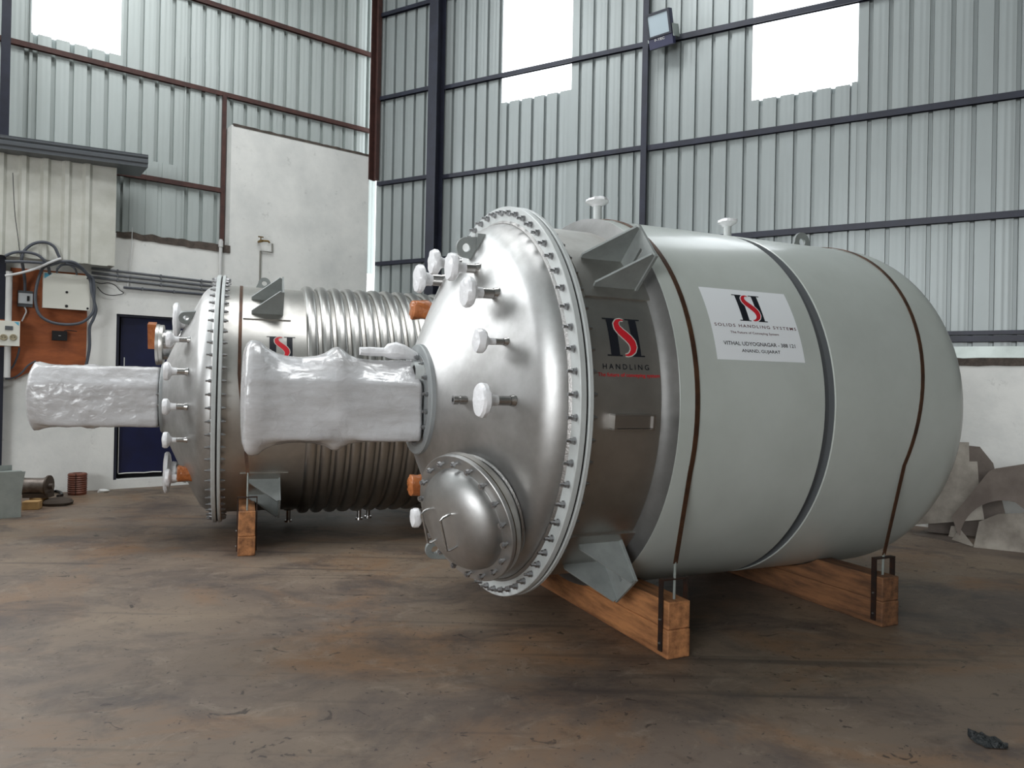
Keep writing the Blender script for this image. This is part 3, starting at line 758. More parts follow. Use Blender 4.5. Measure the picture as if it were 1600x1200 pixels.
for i in range(18):
    p = MO + (mu * cos(2 * pi * i / 18 + .1) + mv * sin(2 * pi * i / 18 + .1)) * .303
    if b0 is None: b0 = mk('manway_bolt', bb, ZINC, mnw); b0.location = p
    else: inst(b0, mnw, p)
for v0 in (-.115, .06):
    hb = MB(); hgt = .095 if v0 > -.1 else .07
    A = MO + mv * v0 + mu * .085; B = MO + mv * v0 - mu * .085
    hb.tube([A + mn * hgt, A + mn * (hgt + .075), A + mn * (hgt + .092) - mu * .006, B + mn * (hgt + .092) + mu * .006, B + mn * (hgt + .075), B + mn * hgt], .0065, 8)
    T1.part('handle', hb, STEEL_PIPE, mnw)
# prints
tt = T1
emblem(T1, .209, 13.45, RSH + .0012, .213, .199, T1.root, PALE)
line(T1, 'HANDLING', .176, .438, 9.8, RSH + .0012, .027, BLACK, sp=1.55)
line(T1, 'The future of conveying system', .146, .498, 7.5, RSH + .0012, .025, RED)
stv = []; stf = []
for i in range(17):
    y = .42 * i / 16; stv += [(0, y), (.583, y)]
for i in range(16): stf.append((2 * i, 2 * i + 1, 2 * i + 3, 2 * i + 2))
stk = T1.part('sticker', T1.wrap(stv, stf, .795, 12.45, RJ + .001), STICKER); tag(stk, 'white company address sticker')
emblem(T1, .995, 23.75, RJ + .002, .185, .165, stk, STICKER)
line(T1, 'SOLIDS HANDLING SYSTEMS', .818, 1.365, 21.75, RJ + .002, .0175, DRED, stk, sp=1.3)
line(T1, 'The Future of Conveying System', .909, 1.231, 19.7, RJ + .002, .0165, DRED, stk)
line(T1, 'VITHAL UDYOGNAGAR - 388 121', .850, 1.328, 16.5, RJ + .002, .021, BLACK, stk)
line(T1, 'ANAND, GUJARAT', .959, 1.216, 14.4, RJ + .002, .022, BLACK, stk)
npb = MB()
for (s0, s1, a0, a1, r0, r1) in ((.211, .225, -6.0, -2.1, 1.03, 1.085), (.427, .441, -6.0, -2.1, 1.03, 1.085), (.211, .441, -2.4, -2.0, 1.03, 1.085), (.211, .441, -6.1, -5.7, 1.03, 1.085), (.225, .427, -5.6, -2.5, 1.03, 1.073)):
    vs8 = [T1.P(s, r, a) for r in (r0, r1) for (s, a) in ((s0, a0), (s1, a0), (s1, a1), (s0, a1))]; npb.hexa(vs8)
T1.part('nameplate_bracket', npb, STEEL_PIPE)
vent(T1, .745, RJ, 92, .15, .074, .027); vent(T1, 1.79, RJ, 92, .13, .068, .027)
radial_eye(T1, 2.44, RJ, 90, .07, .14)

# ---- rear tank with half-pipe coil
T2 = Tank((-2.723, 6.738, 1.1938), rad(20.178), 'rear stainless tank wrapped with a ribbed half-pipe coil', .07)
common(T2, '')
hp = []
for i in range(25):
    t = pi / 2 * i / 24; hp.append((3.0 + .5 * sin(t), RSH * cos(t)))
T2.part('shell', MB().lathe([(.06, RSH)] + hp, TC, AX, 128), STEEL_SHELL)
cp = [(.0485 * math.copysign(abs(cos(pi * i / 16)) ** .8, cos(pi * i / 16)), .044 * sin(pi * i / 16) ** .75) for i in range(17)]
coil0 = None
for k in range(17):
    s_ = .775 + .1225 * k
    if coil0 is None:
        coil0 = mk('coil_turn', MB().lathe([(x, RSH - .004 + y) for x, y in cp], TC, AX, 128), COIL, T2.root); coil0.location = (s_, 0, 0)
    else: inst(coil0, T2.root, (s_, 0, 0))
brackets(T2, (50.7, -44.6, 141, -135), .285)
for (r, ang, sc, rc, rs) in ((.79, 39, -.35, .068, .022), (.79, 17, -.35, .075, .028), (.79, -4, -.35, .066, .026), (.79, -24.5, -.35, .066, .018), (.72, 74, -.33, .15, .07), (.77, -62, -.36, .075, .03)):
    nozzle(T2, r, ang, sc, rc, rs)
nozzle(T2, .68, -93, -.40, .19, .09)
taped(T2, .80, -52, -.27, -.14, .07)
eye(T2, .80, 60, -.30, -.12, .058, th=.024)
hub(T2)
POLY2 = [(.24, -.25), (.25, .12), (.16, .27), (-.16, .27), (-.25, .12), (-.24, -.25), (0, -.265)]
film_unit(T2, [(-.46, .95, 0, .2), (-.475, 1.0, 0, .25), (-.94, 1.0, .05, .25), (-.985, 1.06, .3, .28), (-1.03, 1.06, .3, .28), (-1.07, 1.0, .1, .27), (-1.30, 1.0, .2, .27), (-1.40, 1.06, .7, .30), (-1.43, 1.06, .9, .295), (-1.452, 1, 1, .25), (-1.458, 1, 1, .12), (-1.46, 1, 1, .02)], POLY2, 'wrapped_drive_unit', 9.4, wr=.006)
hh = MB(); ph = T2.P(0, .55, 118)
hh.lathe([(-.20, .14), (-.50, .14)], ph, AX, 32); hhp = T2.part('hand_hole', hh, STEEL_PIPE)
T2.part('blind_flange', MB().lathe([(-.47, .12), (-.47, .185), (-.50, .185), (-.505, .183), (-.505, .19), (-.53, .19), (-.53, 0)], ph, AX, 40), STEEL_SHELL, hhp)
bl = MB().fbox(T2.P(-.53, .55, 118), AX, Vector((0, -sin(.3), cos(.3))), Vector((0, cos(.3), sin(.3))), -.07, .0, -.03, .2, -.05, .05); T2.part('packing_block', bl, TAPE)
emblem(T2, .405, 20.3, RSH + .0012, .228, .199, T2.root, PALE)
line(T2, 'HANDLING', .37, .64, 16.6, RSH + .0012, .030, BLACK, sp=1.25)
line(T2, 'The future of conveying system', .34, .70, 14.3, RSH + .0012, .027, RED)
radial_eye(T2, .40, RSH, 90, .055, .115)
for (s_, ang) in ((.66, -90), (1.32, -88), (1.42, -92)):
    a = rad(ang); er = Vector((0, -cos(a), sin(a))); O = TC + AX * s_
    h0 = RSH - .02 if s_ < .7 else RSH - .02
    dr = T2.part('drain_nozzle', MB().lathe([(h0, .055), (h0 + .04, .045), (h0 + .045, .020), (1.165, .020)], O, er, 16), STEEL_PIPE)
    T2.part('drain_ferrule', MB().lathe([(1.15, 0), (1.15, .034), (1.17, .036), (1.17, 0)], O, er, 16), STEEL_PIPE, dr)

# ------------------------------------------------------------------ timber cradles and straps
def cradle(T, s0, s1, bend, zl, zu, R, label, mts, mirror=True):
    ctr = T.c + T.a * ((s0 + s1) / 2)
    th = thing('timber_cradle', (ctr.x, ctr.y, 0), label, 'timber', T.yaw, 'timber cradles under the tanks')
    w_ = (s1 - s0) / 2; hc = T.c.z; g = random.Random(int(s0 * 100) + int(bend * 1000))
    def B(mb, nm, mt, par=th): return mk(nm, mb, mt, par)
    def bev(o, k=.008):
        md = o.modifiers.new('bevel', 'BEVEL'); md.width = k; md.segments = 2; md.limit_method = 'ANGLE'
        return o
    bev(B(MB().box(-w_, w_, -bend, bend, 0, zl), 'lower_beam', mts[0]))
    surf = lambda b: hc - math.sqrt(R * R - b * b)
    b_in = math.sqrt(max(.01, R * R - (hc - zl - .012) ** 2)) if hc - zl - .012 < R else .14
    b_top = math.sqrt(R * R - (hc - zu) ** 2)
    for sg in (-1, 1):
        pts = [(bend - .002, zl + .001), (bend - .002, zu), (b_top + .004, zu)]
        for i in range(1, 7):
            b = b_top + (b_in - b_top) * i / 7; pts.append((b + .004, max(zl + .002, surf(b) - .003)))
        pts.append((b_in + .01, zl + .001))
        bev(B(MB().prism([Vector((-w_ + .003, sg * p[0], p[1])) for p in pts], Vector((2 * w_ - .006, 0, 0))), 'chock', mts[1]), .006)
        br = MB(); bp_ = sg * (bend - .055); t = .008; wd = .016
        br.box(-w_ - t - .002, -w_ - .002, bp_ - wd, bp_ + wd, .03, zu + .10)
        br.box(w_ + .002, w_ + t + .002, bp_ - wd, bp_ + wd, .03, zu + .10)
        br.box(-w_ - t - .002, w_ + t + .002, bp_ - wd, bp_ + wd, zu + .10, zu + .10 + t)
        cl = B(br, 'clamp_bracket', IRON)
        nb = MB()
        for z in (.07, .19):
            nb.lathe([(0, .007), (.006, .006), (.008, 0)], Vector((-w_ - t - .002, bp_, z)), Vector((-1, 0, 0)), 8)
        B(nb, 'bracket_bolt', ZINC, cl)
    return th
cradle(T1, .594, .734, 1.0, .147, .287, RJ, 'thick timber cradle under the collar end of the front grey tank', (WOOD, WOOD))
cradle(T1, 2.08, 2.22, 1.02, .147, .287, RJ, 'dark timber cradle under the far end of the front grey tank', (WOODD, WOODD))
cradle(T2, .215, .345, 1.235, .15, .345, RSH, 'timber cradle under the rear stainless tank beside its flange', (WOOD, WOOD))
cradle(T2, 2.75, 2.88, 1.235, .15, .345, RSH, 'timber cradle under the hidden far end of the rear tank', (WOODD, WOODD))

def strap(T, sfun, R, b_rod, zb, zr, a_leave, label, s_low, wd=.013):
    th = thing('tie_down_strap', (T.c.x + T.a.x * s_low, T.c.y + T.a.y * s_low, 0), label, 'strap', T.yaw, 'tie-down straps over the tanks')
    hc = T.c.z; b = MB(); pts = []
    P = lambda s, r, a: Vector((s - s_low, -r * cos(rad(a)), hc + r * sin(rad(a))))
    rows = []
    rows.append((Vector((0, -b_rod, zr)), Vector((0, -1, 0))))
    n_ = 64
    for i in range(n_ + 1):
        a = a_leave + (180 - 2 * a_leave) * i / n_
        rows.append((P(sfun(a), R + .003, a), Vector((0, -cos(rad(a)), sin(rad(a))))))
    rows.append((Vector((0, b_rod, zr)), Vector((0, 1, 0))))
    vs_ = []
    for p, nn in rows:
        for dx, dn in ((-wd, 0), (wd, 0), (wd, .004), (-wd, .004)): vs_.append(p + Vector((dx, 0, 0)) + nn * dn)
    b.v = vs_
    for i in range(len(rows) - 1):
        for j in range(4): b.f.append((4 * i + j, 4 * i + (j + 1) % 4, 4 * i + 4 + (j + 1) % 4, 4 * i + 4 + j))
    mk('strap_band', b, STRAPM, th)
    for sg in (-1, 1):
        mk('tension_rod', MB().tube([(0, sg * b_rod, zr + .02), (0, sg * (b_rod - .004), zb)], .007, 8), GALV, th)
strap(T1, lambda a: .655, RJ, .955, .288, .47, -17, 'brown steel strap over the front tank beside the white sticker', .664)
strap(T1, lambda a: 2.235 + .215 * sin(rad(a)), RJ, .965, .288, .405, -17, 'brown steel strap leaning over the rounded end of the front tank', 2.15)
strap(T2, lambda a: .20, RSH, 1.18, .346, .62, 12, 'brown steel strap over the rear tank next to its bolted flange', .28)

# ------------------------------------------------------------------ things on the left wall
def wall_box(mb, x0, y0, x1, y1, off, dep):
    """box whose front face covers the photo rectangle on the left wall, front at offset off"""
    a, b_, c_, d_ = PL(x0, y0, off), PL(x1, y0, off), PL(x1, y1, off), PL(x0, y1, off)
    t0 = ((a + d_) / 2 - CN).dot(DL); t1 = ((b_ + c_) / 2 - CN).dot(DL); z0 = (c_.z + d_.z) / 2; z1 = (a.z + b_.z) / 2
    mb.fbox(CN, DL, NL, Z, t0, t1, off - dep, off, z0, z1); return t0, t1, z0, z1

# plywood board
bd = MB(); poly = [PL(x, y, .03) for x, y in ((17, 418), (80, 423), (136, 428), (136, 500), (134, 572), (96, 574), (62, 577), (40, 584), (24, 592), (14, 590), (14, 500))]
tag(mk('plywood_board', bd.prism(poly, -NL * .028), PLY), 'orange brown plywood backing board behind the electrical boxes', 'board')
# cabinet
o_ = MB(); t0, t1, z0, z1 = wall_box(o_, 67, 428, 140.5, 483, .20, .168)
cb_ = thing('electrical_cabinet', WL((t0 + t1) / 2, z0, .1), 'white electrical cabinet with blue corner mark on the plywood board', 'cabinet')
body = MB().fbox(CN, DL, NL, Z, t0 + .008, t1 - .008, .032, .188, z0 + .008, z1 - .008); mk('cabinet_body', body, CREAM, cb_, True)
dr_ = MB().fbox(CN, DL, NL, Z, t0, t1, .189, .20, z0, z1); dd = mk('cabinet_door', dr_, CREAM, cb_, True)
mk('corner_mark', MB().prism([WL(t0 + .012, z1 - .012, .2005), WL(t0 + .09, z1 - .012, .2005), WL(t0 + .012, z1 - .075, .2005)], NL * .001), CYAN, dd, True)
for (ft, fz, rr) in ((.945, .93, .012), (.955, .06, .012), (.5, .48, .014), (.5, .085, .016)):
    mk('door_lock', MB().lathe([(0, rr), (.006, rr), (.007, 0)], WL(t0 + (t1 - t0) * ft, z0 + (z1 - z0) * fz, .2), NL, 12), DEVBLK, dd, True)
# breaker box
o_ = MB(); t0, t1, z0, z1 = wall_box(o_, 28, 454, 51.5, 479, .11, .078)
q = thing('breaker_box', WL((t0 + t1) / 2, z0, .07), 'small grey breaker box beside the white electrical cabinet', 'breaker box')
mk('box_base', MB().fbox(CN, DL, NL, Z, t0, t1, .031, .085, z0, z1), GUTTER, q, True)
mk('box_cover', MB().fbox(CN, DL, NL, Z, t0 + .004, t1 - .002, .0855, .11, z0 + .035, z1 - .03), mat('breaker_grey', srgb(186, 190, 192), .5), q, True)
mk('toggle', MB().fbox(CN, DL, NL, Z, t0 + .085, t0 + .108, .1105, .122, z0 + .065, z1 - .06), DEVBLK, q, True)
# socket box, nearer on the column
o_ = MB(); t0, t1, z0, z1 = wall_box(o_, -14, 501, 31, 540, .26, .12)
q = thing('socket_box', WL((t0 + t1) / 2, z0, .2), 'cream socket box with two round outlets at the left edge', 'socket box')
mk('box_body', MB().fbox(CN, DL, NL, Z, t0, t1, .151, .25, z0, z1), CREAM, q, True)
mk('wooden_rim', MB().fbox(CN, DL, NL, Z, t0 - .004, t1 + .012, .141, .150, z0 - .01, z1 + .018), PLY, q, True)
fp = mk('face_plate', MB().fbox(CN, DL, NL, Z, t0, t1, .2505, .26, z0, z1), CREAM, q, True)
for (x, y) in ((5.5, 527), (20.5, 527)):
    sk = mk('round_outlet', MB().lathe([(0, .036), (.012, .036), (.016, .028), (.008, .022), (.008, 0)], PL(x, y, .26), NL, 20), mat('outlet_beige', srgb(168, 158, 132), .5), fp, True)
    for dx in (-.012, .012): mk('outlet_pin', MB().lathe([(.006, .004), (.0165, .004), (.0168, 0)], PL(x, y, .26) + DL * dx, NL, 8), DEVBLK, sk, True)
mk('meter_window', MB().fbox(PL(14, 512.5, .26), DL, NL, Z, -.036, .036, 0, .008, -.022, .022), GUTTER, fp, True)
mk('corner_mark', MB().prism([WL(t1 - .01, z1 - .008, .2605), WL(t1 - .055, z1 - .008, .2605), WL(t1 - .01, z1 - .05, .2605)], NL * .001), CYAN, fp, True)
# black device with antenna
o_ = MB(); t0, t1, z0, z1 = wall_box(o_, 81.5, 517, 105, 532, .08, .048)
q = thing('black_device', WL((t0 + t1) / 2, z0, .05), 'small black device with short antenna on the plywood board', 'device')
mk('device_body', MB().fbox(CN, DL, NL, Z, t0, t1, .032, .08, z0, z1), DEVBLK, q, True)
mk('antenna', MB().tube([WL(t1 - .03, z1 + .004, .06), WL(t1 + .0, z1 + .014, .06), WL(t1 + .10, z1 + .006, .06)], .005, 8), DEVBLK, q, True)
mk('status_light', MB().fbox(WL((t0 + t1) / 2, (z0 + z1) / 2, .08), DL, NL, Z, -.012, .012, 0, .001, -.002, .002), CREAM, q, True)

def cable(name, px, off, r, mt, label, cat='cable', group=None, closed=False):
    pts = [PL(x, y, o) for (x, y, o) in [(p[0], p[1], p[2] if len(p) > 2 else off) for p in px]]
    # Catmull-Rom smoothing
    out = []
    for i in range(len(pts) - 1):
        p0, p1, p2, p3 = pts[max(i - 1, 0)], pts[i], pts[i + 1], pts[min(i + 2, len(pts) - 1)]
        for k in range(6):
            t = k / 6; out.append(.5 * ((2 * p1) + (p2 - p0) * t + (2 * p0 - 5 * p1 + 4 * p2 - p3) * t * t + (3 * p1 - p0 - 3 * p2 + p3) * t ** 3))
    out.append(pts[-1])
    return tag(mk(name, MB().tube(out, r, 8), mt), label, cat, group)
cable('power_cable', [(39, 456, .07), (38.5, 436, .12), (35, 412, .3), (34, 404), (38, 392), (52, 381), (70, 378.5), (84, 385), (91, 398), (94, 406)], .36, .016, CABLE, 'grey cable looping high above the breaker box', group='cables around the electrical board')
cable('power_cable', [(8, 400), (22, 394.5), (40, 394), (58, 398), (70, 408), (75.5, 417, .3), (77.5, 428, .19)], .37, .016, CABLE, 'grey cable arching from the column to the cabinet top', group='cables around the electrical board')
cable('power_cable', [(8, 408.5, .36), (40, 409, .36), (75, 411, .36), (92, 409, .36), (112, 409, .36), (125, 416, .34), (136, 428, .26), (145, 436), (147, 452), (147, 470), (150, 484), (146, 498), (140, 512), (140, 540), (137, 560), (134, 573)], .23, .017, CABLE, 'thick grey cable running along the wall and down right of the cabinet', group='cables around the electrical board')
cable('power_cable', [(92, 410, .35), (80, 414, .34), (68, 418, .3), (62, 430), (57, 448), (55, 466), (58, 484), (66, 496), (82, 504), (104, 507), (124, 505), (137, 498), (146, 486), (147, 470), (143, 454), (141, 438), (132, 424, .3), (118, 415, .34), (102, 411, .36)], .23, .016, CABLE, 'coiled grey cable hanging in a loop around the cabinet', group='cables around the electrical board')
cable('power_cable', [(120, 429, .19), (117, 420), (108, 414), (97, 414), (90, 420), (89, 426, .19)], .33, .012, CABLE, 'short grey cable hump on top of the cabinet', group='cables around the electrical board')
cable('power_cable', [(38, 479, .05), (41, 486), (38, 494), (34, 502)], .06, .008, CABLEW, 'thin pale wire below the breaker box', group='cables around the electrical board')
cable('power_cable', [(8, 431), (30, 427), (55, 420, .34), (76, 411), (90, 405.5), (96, 404)], .38, .014, CABLEW, 'white cable slanting across the top of the plywood board', group='cables around the electrical board')
cable('hanging_wire', [(20, 270, .36), (23, 330, .36), (28, 370, .36), (31, 395, .36), (33, 408, .36)], .36, .004, DEVBLK, 'thin black wire hanging in front of the cream corrugated panel')
cable('loose_wire', [(147, 440), (158, 443), (170, 442), (180, 446), (187, 453), (193, 458), (183, 461), (170, 461), (160, 457), (152, 448)], .04, .005, DEVBLK, 'tangled loose black and brown wire ends beside the conduits')
cable('hanging_wire', [(207, 355, .03), (205, 390, .04), (201, 430, .03), (199, 449, .03)], .03, .004, CABLEW, 'thin white wire hanging down the plaster above the conduits')
cable('power_cable', [(5, 578, .1), (18, 575, .1), (26, 560, .1), (30, 545, .12), (28, 538, .16)], .1, .010, CABLE, 'grey cable bending up into the socket box', group='cables around the electrical board')
cable('power_cable', [(8, 592, .08), (22, 590, .08), (34, 582, .08), (44, 571, .07), (56, 564, .06)], .1, .010, CABLE, 'dark cable along the ragged lower edge of the plywood board', group='cables around the electrical board')
# pipes
cp_ = MB(); a_, b_ = PL(13.5, 424, .18), PL(12, 590, .18); xm = (a_ + b_) / 2
tag(mk('plastic_pipe', MB().tube([Vector((xm.x, xm.y, a_.z)), Vector((xm.x, xm.y, b_.z))], .032, 14), PVC), 'upright white plastic pipe beside the navy column', 'pipe')
for i, (yl0, yr0) in enumerate(((419, 441), (426, 447), (433, 454), (441, 461))):
    x0 = 143 if i < 3 else 193; yl_ = yl0 if i < 3 else 449
    A, B_ = PL(x0, yl_, .03), PL(332, yr0, .03)
    q = thing('wall_conduit', (A + B_) / 2, ['topmost grey conduit running along the white wall to the rear tank', 'second grey conduit from the top along the white wall', 'third grey conduit from the top along the white wall', 'lowest dark grey conduit on the white wall'][i], 'conduit', group='conduits on the white wall')
    mk('conduit_tube', MB().tube([A, B_], .016, 8), CONDUIT if i < 3 else CABLE, q, True)
    for f in (.2, .55, .9):
        P_ = A.lerp(B_, f); mk('clip', MB().fbox(P_, DL, NL, Z, -.008, .008, -.028, .018, -.02, .02), CONDUIT, q, True)
A, B_ = PL(346, 330, .04), PL(343, 440, .04)
q = thing('down_pipe', Vector((A.x, A.y, B_.z)), 'white plastic down pipe at the left edge of the tall white block', 'pipe')
mk('pipe_tube', MB().tube([Vector((A.x, A.y, PL(345, 374, .04).z)), Vector((A.x, A.y, B_.z - .6))], .022, 12), PVC, q, True)
mk('pipe_socket', MB().lathe([(-.05, .030), (.03, .030)], PL(345, 380, .04), Z, 14), PVC, q, True)
q = thing('water_tap', PL(408, 378, .0), 'brass water tap on the tall white wall above the rear tank', 'tap')
A = PL(404, 378, 0)
mk('tap_body', MB().tube([A, A + NL * .07, A + NL * .12 + DL * .02], [.016, .02, .016], 12), BRASS, q, True)
mk('tap_spout', MB().tube([A + NL * .12 + DL * .02, A + NL * .15 + DL * .08, A + NL * .15 + DL * .10 - Z * .02], .013, 10), BRASS, q, True)
mk('tap_handle', MB().tube([A + NL * .09, A + NL * .09 + Z * .05], .008, 8).tube([A + NL * .09 + Z * .055 - DL * .035, A + NL * .09 + Z * .055 + DL * .035], .009, 8), BRASS, q, True)
A = PL(407, 392, .02); B_ = PL(406.5, 470, .02)
tag(mk('water_pipe', MB().tube([A + DL * .16 + Z * .12, A + DL * .16, A, Vector((A.x, A.y, B_.z))], .011, 8), mat('pipe_galv', srgb(140, 138, 130), .5, .4)), 'thin grey water pipe rising to the brass tap', 'pipe')
# cream corrugated panel with gutter
q = thing('cladding_panel', WL(-4.05, 2.72, .2), 'cream corrugated panel hanging under the grey gutter', 'panel')
def trap_sheet(O, d, nrm, width, z0, z1, pitch, start):
    prof = [(0, 0)]; x = start
    while x + .05 < width: prof += [(x - .05, 0), (x - .02, .04), (x + .02, .04), (x + .05, 0)]; x += pitch
    prof.append((width, 0)); b = MB(); k = len(prof)
    b.add([O + d * a + nrm * o + Z * z0 for a, o in prof] + [O + d * a + nrm * o + Z * z1 for a, o in prof], [(i, i + 1, k + i + 1, k + i) for i in range(k - 1)]); return b
tl0 = (PL(-20, 300, .3) - CN).dot(DL); tl1 = (PL(170, 330, .3) - CN).dot(DL); zb_ = PL(150, 414, .3).z; zt_ = PL(120, 255, .3).z
mk('panel_sheet', trap_sheet(WL(tl0, 0, .3), DL, NL, tl1 - tl0, zb_, zt_ + .06, .205, .12), CLADC, q, True)
mk('panel_corner', MB().fbox(CN, DL, NL, Z, tl1, tl1 + .075, .29, .30, zb_ + .01, zt_ + .05).fbox(CN, DL, NL, Z, tl1 + .065, tl1 + .075, .0, .29, zb_ + .01, zt_ + .05), CLADC, q, True)
g0 = (PL(-20, 225, .52) - CN).dot(DL); g1 = (PL(232, 248, .52) - CN).dot(DL); gz1 = PL(232, 242, .52).z; gz0 = PL(18, 214, .52).z
q = thing('gutter_canopy', WL((g0 + g1) / 2, gz1 - .15, .4), 'dark grey metal gutter canopy above the cream corrugated panel', 'gutter')
pr_ = [(.50, 0), (.515, -.015), (.515, -.03), (.50, -.045), (.514, -.06), (.514, -.095), (.50, -.11), (.50, -.145), (.02, -.150), (.02, -.142), (.485, -.137), (.485, 0)]
ga = [WL(g0, gz0 + z, o) for o, z in pr_]; gb = [WL(g1, gz1 + z, o) for o, z in pr_]; k = len(pr_)
mk('gutter_profile', MB().add(ga + gb, [tuple(range(k)), tuple(range(k, 2 * k))[::-1]] + [(i, (i + 1) % k, k + (i + 1) % k, k + i) for i in range(k)]), GUTTER, q, True)
mk('canopy_top', MB().add([WL(g0, gz0 - .005, .51), WL(g1, gz1 - .005, .51), WL(g1, gz1 + .03, .0), WL(g0, gz0 + .03, .0)] + [WL(g0, gz0 + .003, .51), WL(g1, gz1 + .003, .51), WL(g1, gz1 + .038, .0), WL(g0, gz0 + .038, .0)], [(0, 1, 2, 3), (7, 6, 5, 4), (0, 1, 5, 4), (1, 2, 6, 5), (2, 3, 7, 6), (3, 0, 4, 7)]), GUTTER, q, True)

# ------------------------------------------------------------------ floodlight on the right wall
A = PR(1030, 45, .27)
q = thing('floodlight', A - Z * .2, 'square blue floodlight mounted on the grey sheet wall', 'light')
fn = (NR * .93 - Z * .30 + DR * (-.18)).normalized(); fx = Z.cross(fn).normalized() * 1; fx = -fx if fx.dot(DR) < 0 else fx; fy = fn.cross(fx); fy = fy if fy.z > 0 else -fy
mk('lamp_housing', MB().fbox(A, fx, fy, fn, -.155, .155, -.20, .19, -.07, 0), LAMPB, q, True)
rim = MB()
for a4 in ((-.155, .155, .165, .19), (-.155, .155, -.085, -.065), (-.155, -.13, -.065, .165), (.13, .155, -.065, .165)): rim.fbox(A, fx, fy, fn, a4[0], a4[1], a4[2], a4[3], .0005, .018)
mk('lamp_rim', rim, mat('lamp_rim_dark', srgb(30, 34, 48), .4), q, True)
mk('lamp_glass', MB().fbox(A, fx, fy, fn, -.13, .13, -.065, .165, .0005, .006), LAMPG, q, True)
hb = MB()
for sg in (-1, 1): hb.fbox(A, fx, fy, fn, sg * .165 - .004, sg * .165 + .004, -.12, .02, -.16, -.01)
hb.fbox(A, fx, fy, fn, -.169, .169, -.12, .02, -.168, -.16); mk('lamp_yoke', hb, GALV, q, True)
v, f = fit_text('F-TEC', .13, .028)
b = MB(); b.add([A + fx * (x - .075) + fy * (y - .125) + fn * .0015 for x, y in v], f); mk('lettering', b, WHITE, q, True)

# ------------------------------------------------------------------ things on the floor, left
# folded galvanised tray
A = PF(33, 808); B_ = PF(-60, 816)
q = thing('metal_trough', (A + B_) / 2, 'galvanised sheet metal trough standing at the left edge', 'trough')
ed = (B_ - A).normalized(); en = Vector((-ed.y, ed.x, 0)); en = en if en.y > 0 else -en
hgt = .44
fs = MB(); 
cv = [A + ed * (-.012 + .03 * sin(pi * i / 8) - (.03 if i == 8 else 0)) + Z * (hgt * i / 8) for i in range(9)]
vs_ = []
for i in range(9):
    z = hgt * i / 8; e = .028 * (i / 8) - .014 * sin(pi * i / 8)
    vs_ += [A + Z * z - ed * e, B_ + Z * z, A + Z * z - ed * e + en * .004, B_ + Z * z + en * .004]
for i in range(8):
    a = 4 * i; c = a + 4; fs.f += [(a, a + 1, c + 1, c), (a + 2, c + 2, c + 3, a + 3), (a, c, c + 2, a + 2)]
fs.f += [(32, 33, 35, 34)]; fs.v = vs_
mk('front_sheet', fs, GALV, q, True)
mk('top_flange', MB().fbox(A + Z * hgt, ed, en, Z, .0, .6, .0, .10, .0, .004), GALV, q, True)
mk('rear_sheet', MB().fbox(A, ed, en, Z, .06, .6, .18, .184, 0.0, hgt + .05), GALV, q, True)
mk('bottom_sheet', MB().fbox(A, ed, en, Z, .02, .6, .0, .18, 0.0, .004), GALV, q, True)
# electric motor on blocks
M0 = PF(52, 792) + Vector((0, .12, 0))
q = thing('old_motor', M0, 'small dirty metal motor lying behind the trough', 'motor')
md = DR * -1; md = Vector((1, .15, 0)).normalized(); mo = M0 + Z * .20 - md * .18
mk('motor_barrel', MB().lathe([(-.08, 0), (-.08, .085), (.0, .092), (.02, .088), (.20, .088), (.22, .095), (.245, .095), (.245, .03), (.30, .03), (.30, 0)], mo, md, 28), mat('motor_steel', srgb(150, 140, 132), .4, .6, dark=srgb(80, 68, 60), scale=8, amt=.8), q, True)
mk('motor_flange', MB().lathe([(.245, .03), (.245, .115), (.262, .115), (.262, .03)], mo, md, 24, closed=True), MOTORB, q, True)
mk('motor_foot', MB().fbox(M0, md, Vector((-md.y, md.x, 0)), Z, -.15, .1, -.07, .07, .085, .13), MOTORB, q, True)
for i, (x, y, s_, h, rz, lab) in enumerate(((44, 797, .075, .085, .3, 'pale wooden block under the small motor, nearest the trough'), (55, 791, .065, .085, -.2, 'pale wooden block under the small motor, right of the other block'))):
    p = PF(x, y) + Vector((0, .06, 0)); e1 = Vector((cos(rz), sin(rz), 0)); e2 = Vector((-sin(rz), cos(rz), 0))
    o = mk('wooden_block', MB().fbox(p, e1, e2, Z, -s_, s_, -.06, .06, 0, h), mat('block_wood', srgb(188, 152, 100), .8, 0, dark=srgb(140, 106, 66), scale=9, amt=.6)); tag(o, lab, 'wood block', 'blocks under the motor')
    md_ = o.modifiers.new('bevel', 'BEVEL'); md_.width = .006; md_.segments = 2
p = PF(80, 791); cl = MB(); cl.lathe([(0, 0), (0, .13), (.03, .145), (.06, .12), (.075, .05), (.078, 0)], p + Vector((0, .1, 0)), Z, 18)
for v in cl.v: v += Vector((v.x - p.x, v.y - p.y, 0)) * .3 * noise.noise(v * 14)
for v in cl.v: v.z = max(v.z, 0)
tag(mk('rag_heap', cl, mat('dirty_rag', srgb(74, 64, 56), .9)), 'flat dark dirty rag heap in front of the motor', 'rag')
pts = [PF(x, y) + Z * .02 for x, y in ((70, 776), (78, 772), (88, 770), (95, 772), (97, 776), (90, 778))]
tag(mk('rubber_hose', MB().tube(pts, .016, 8), DEVBLK), 'short black rubber hose lying against the white wall base', 'hose')
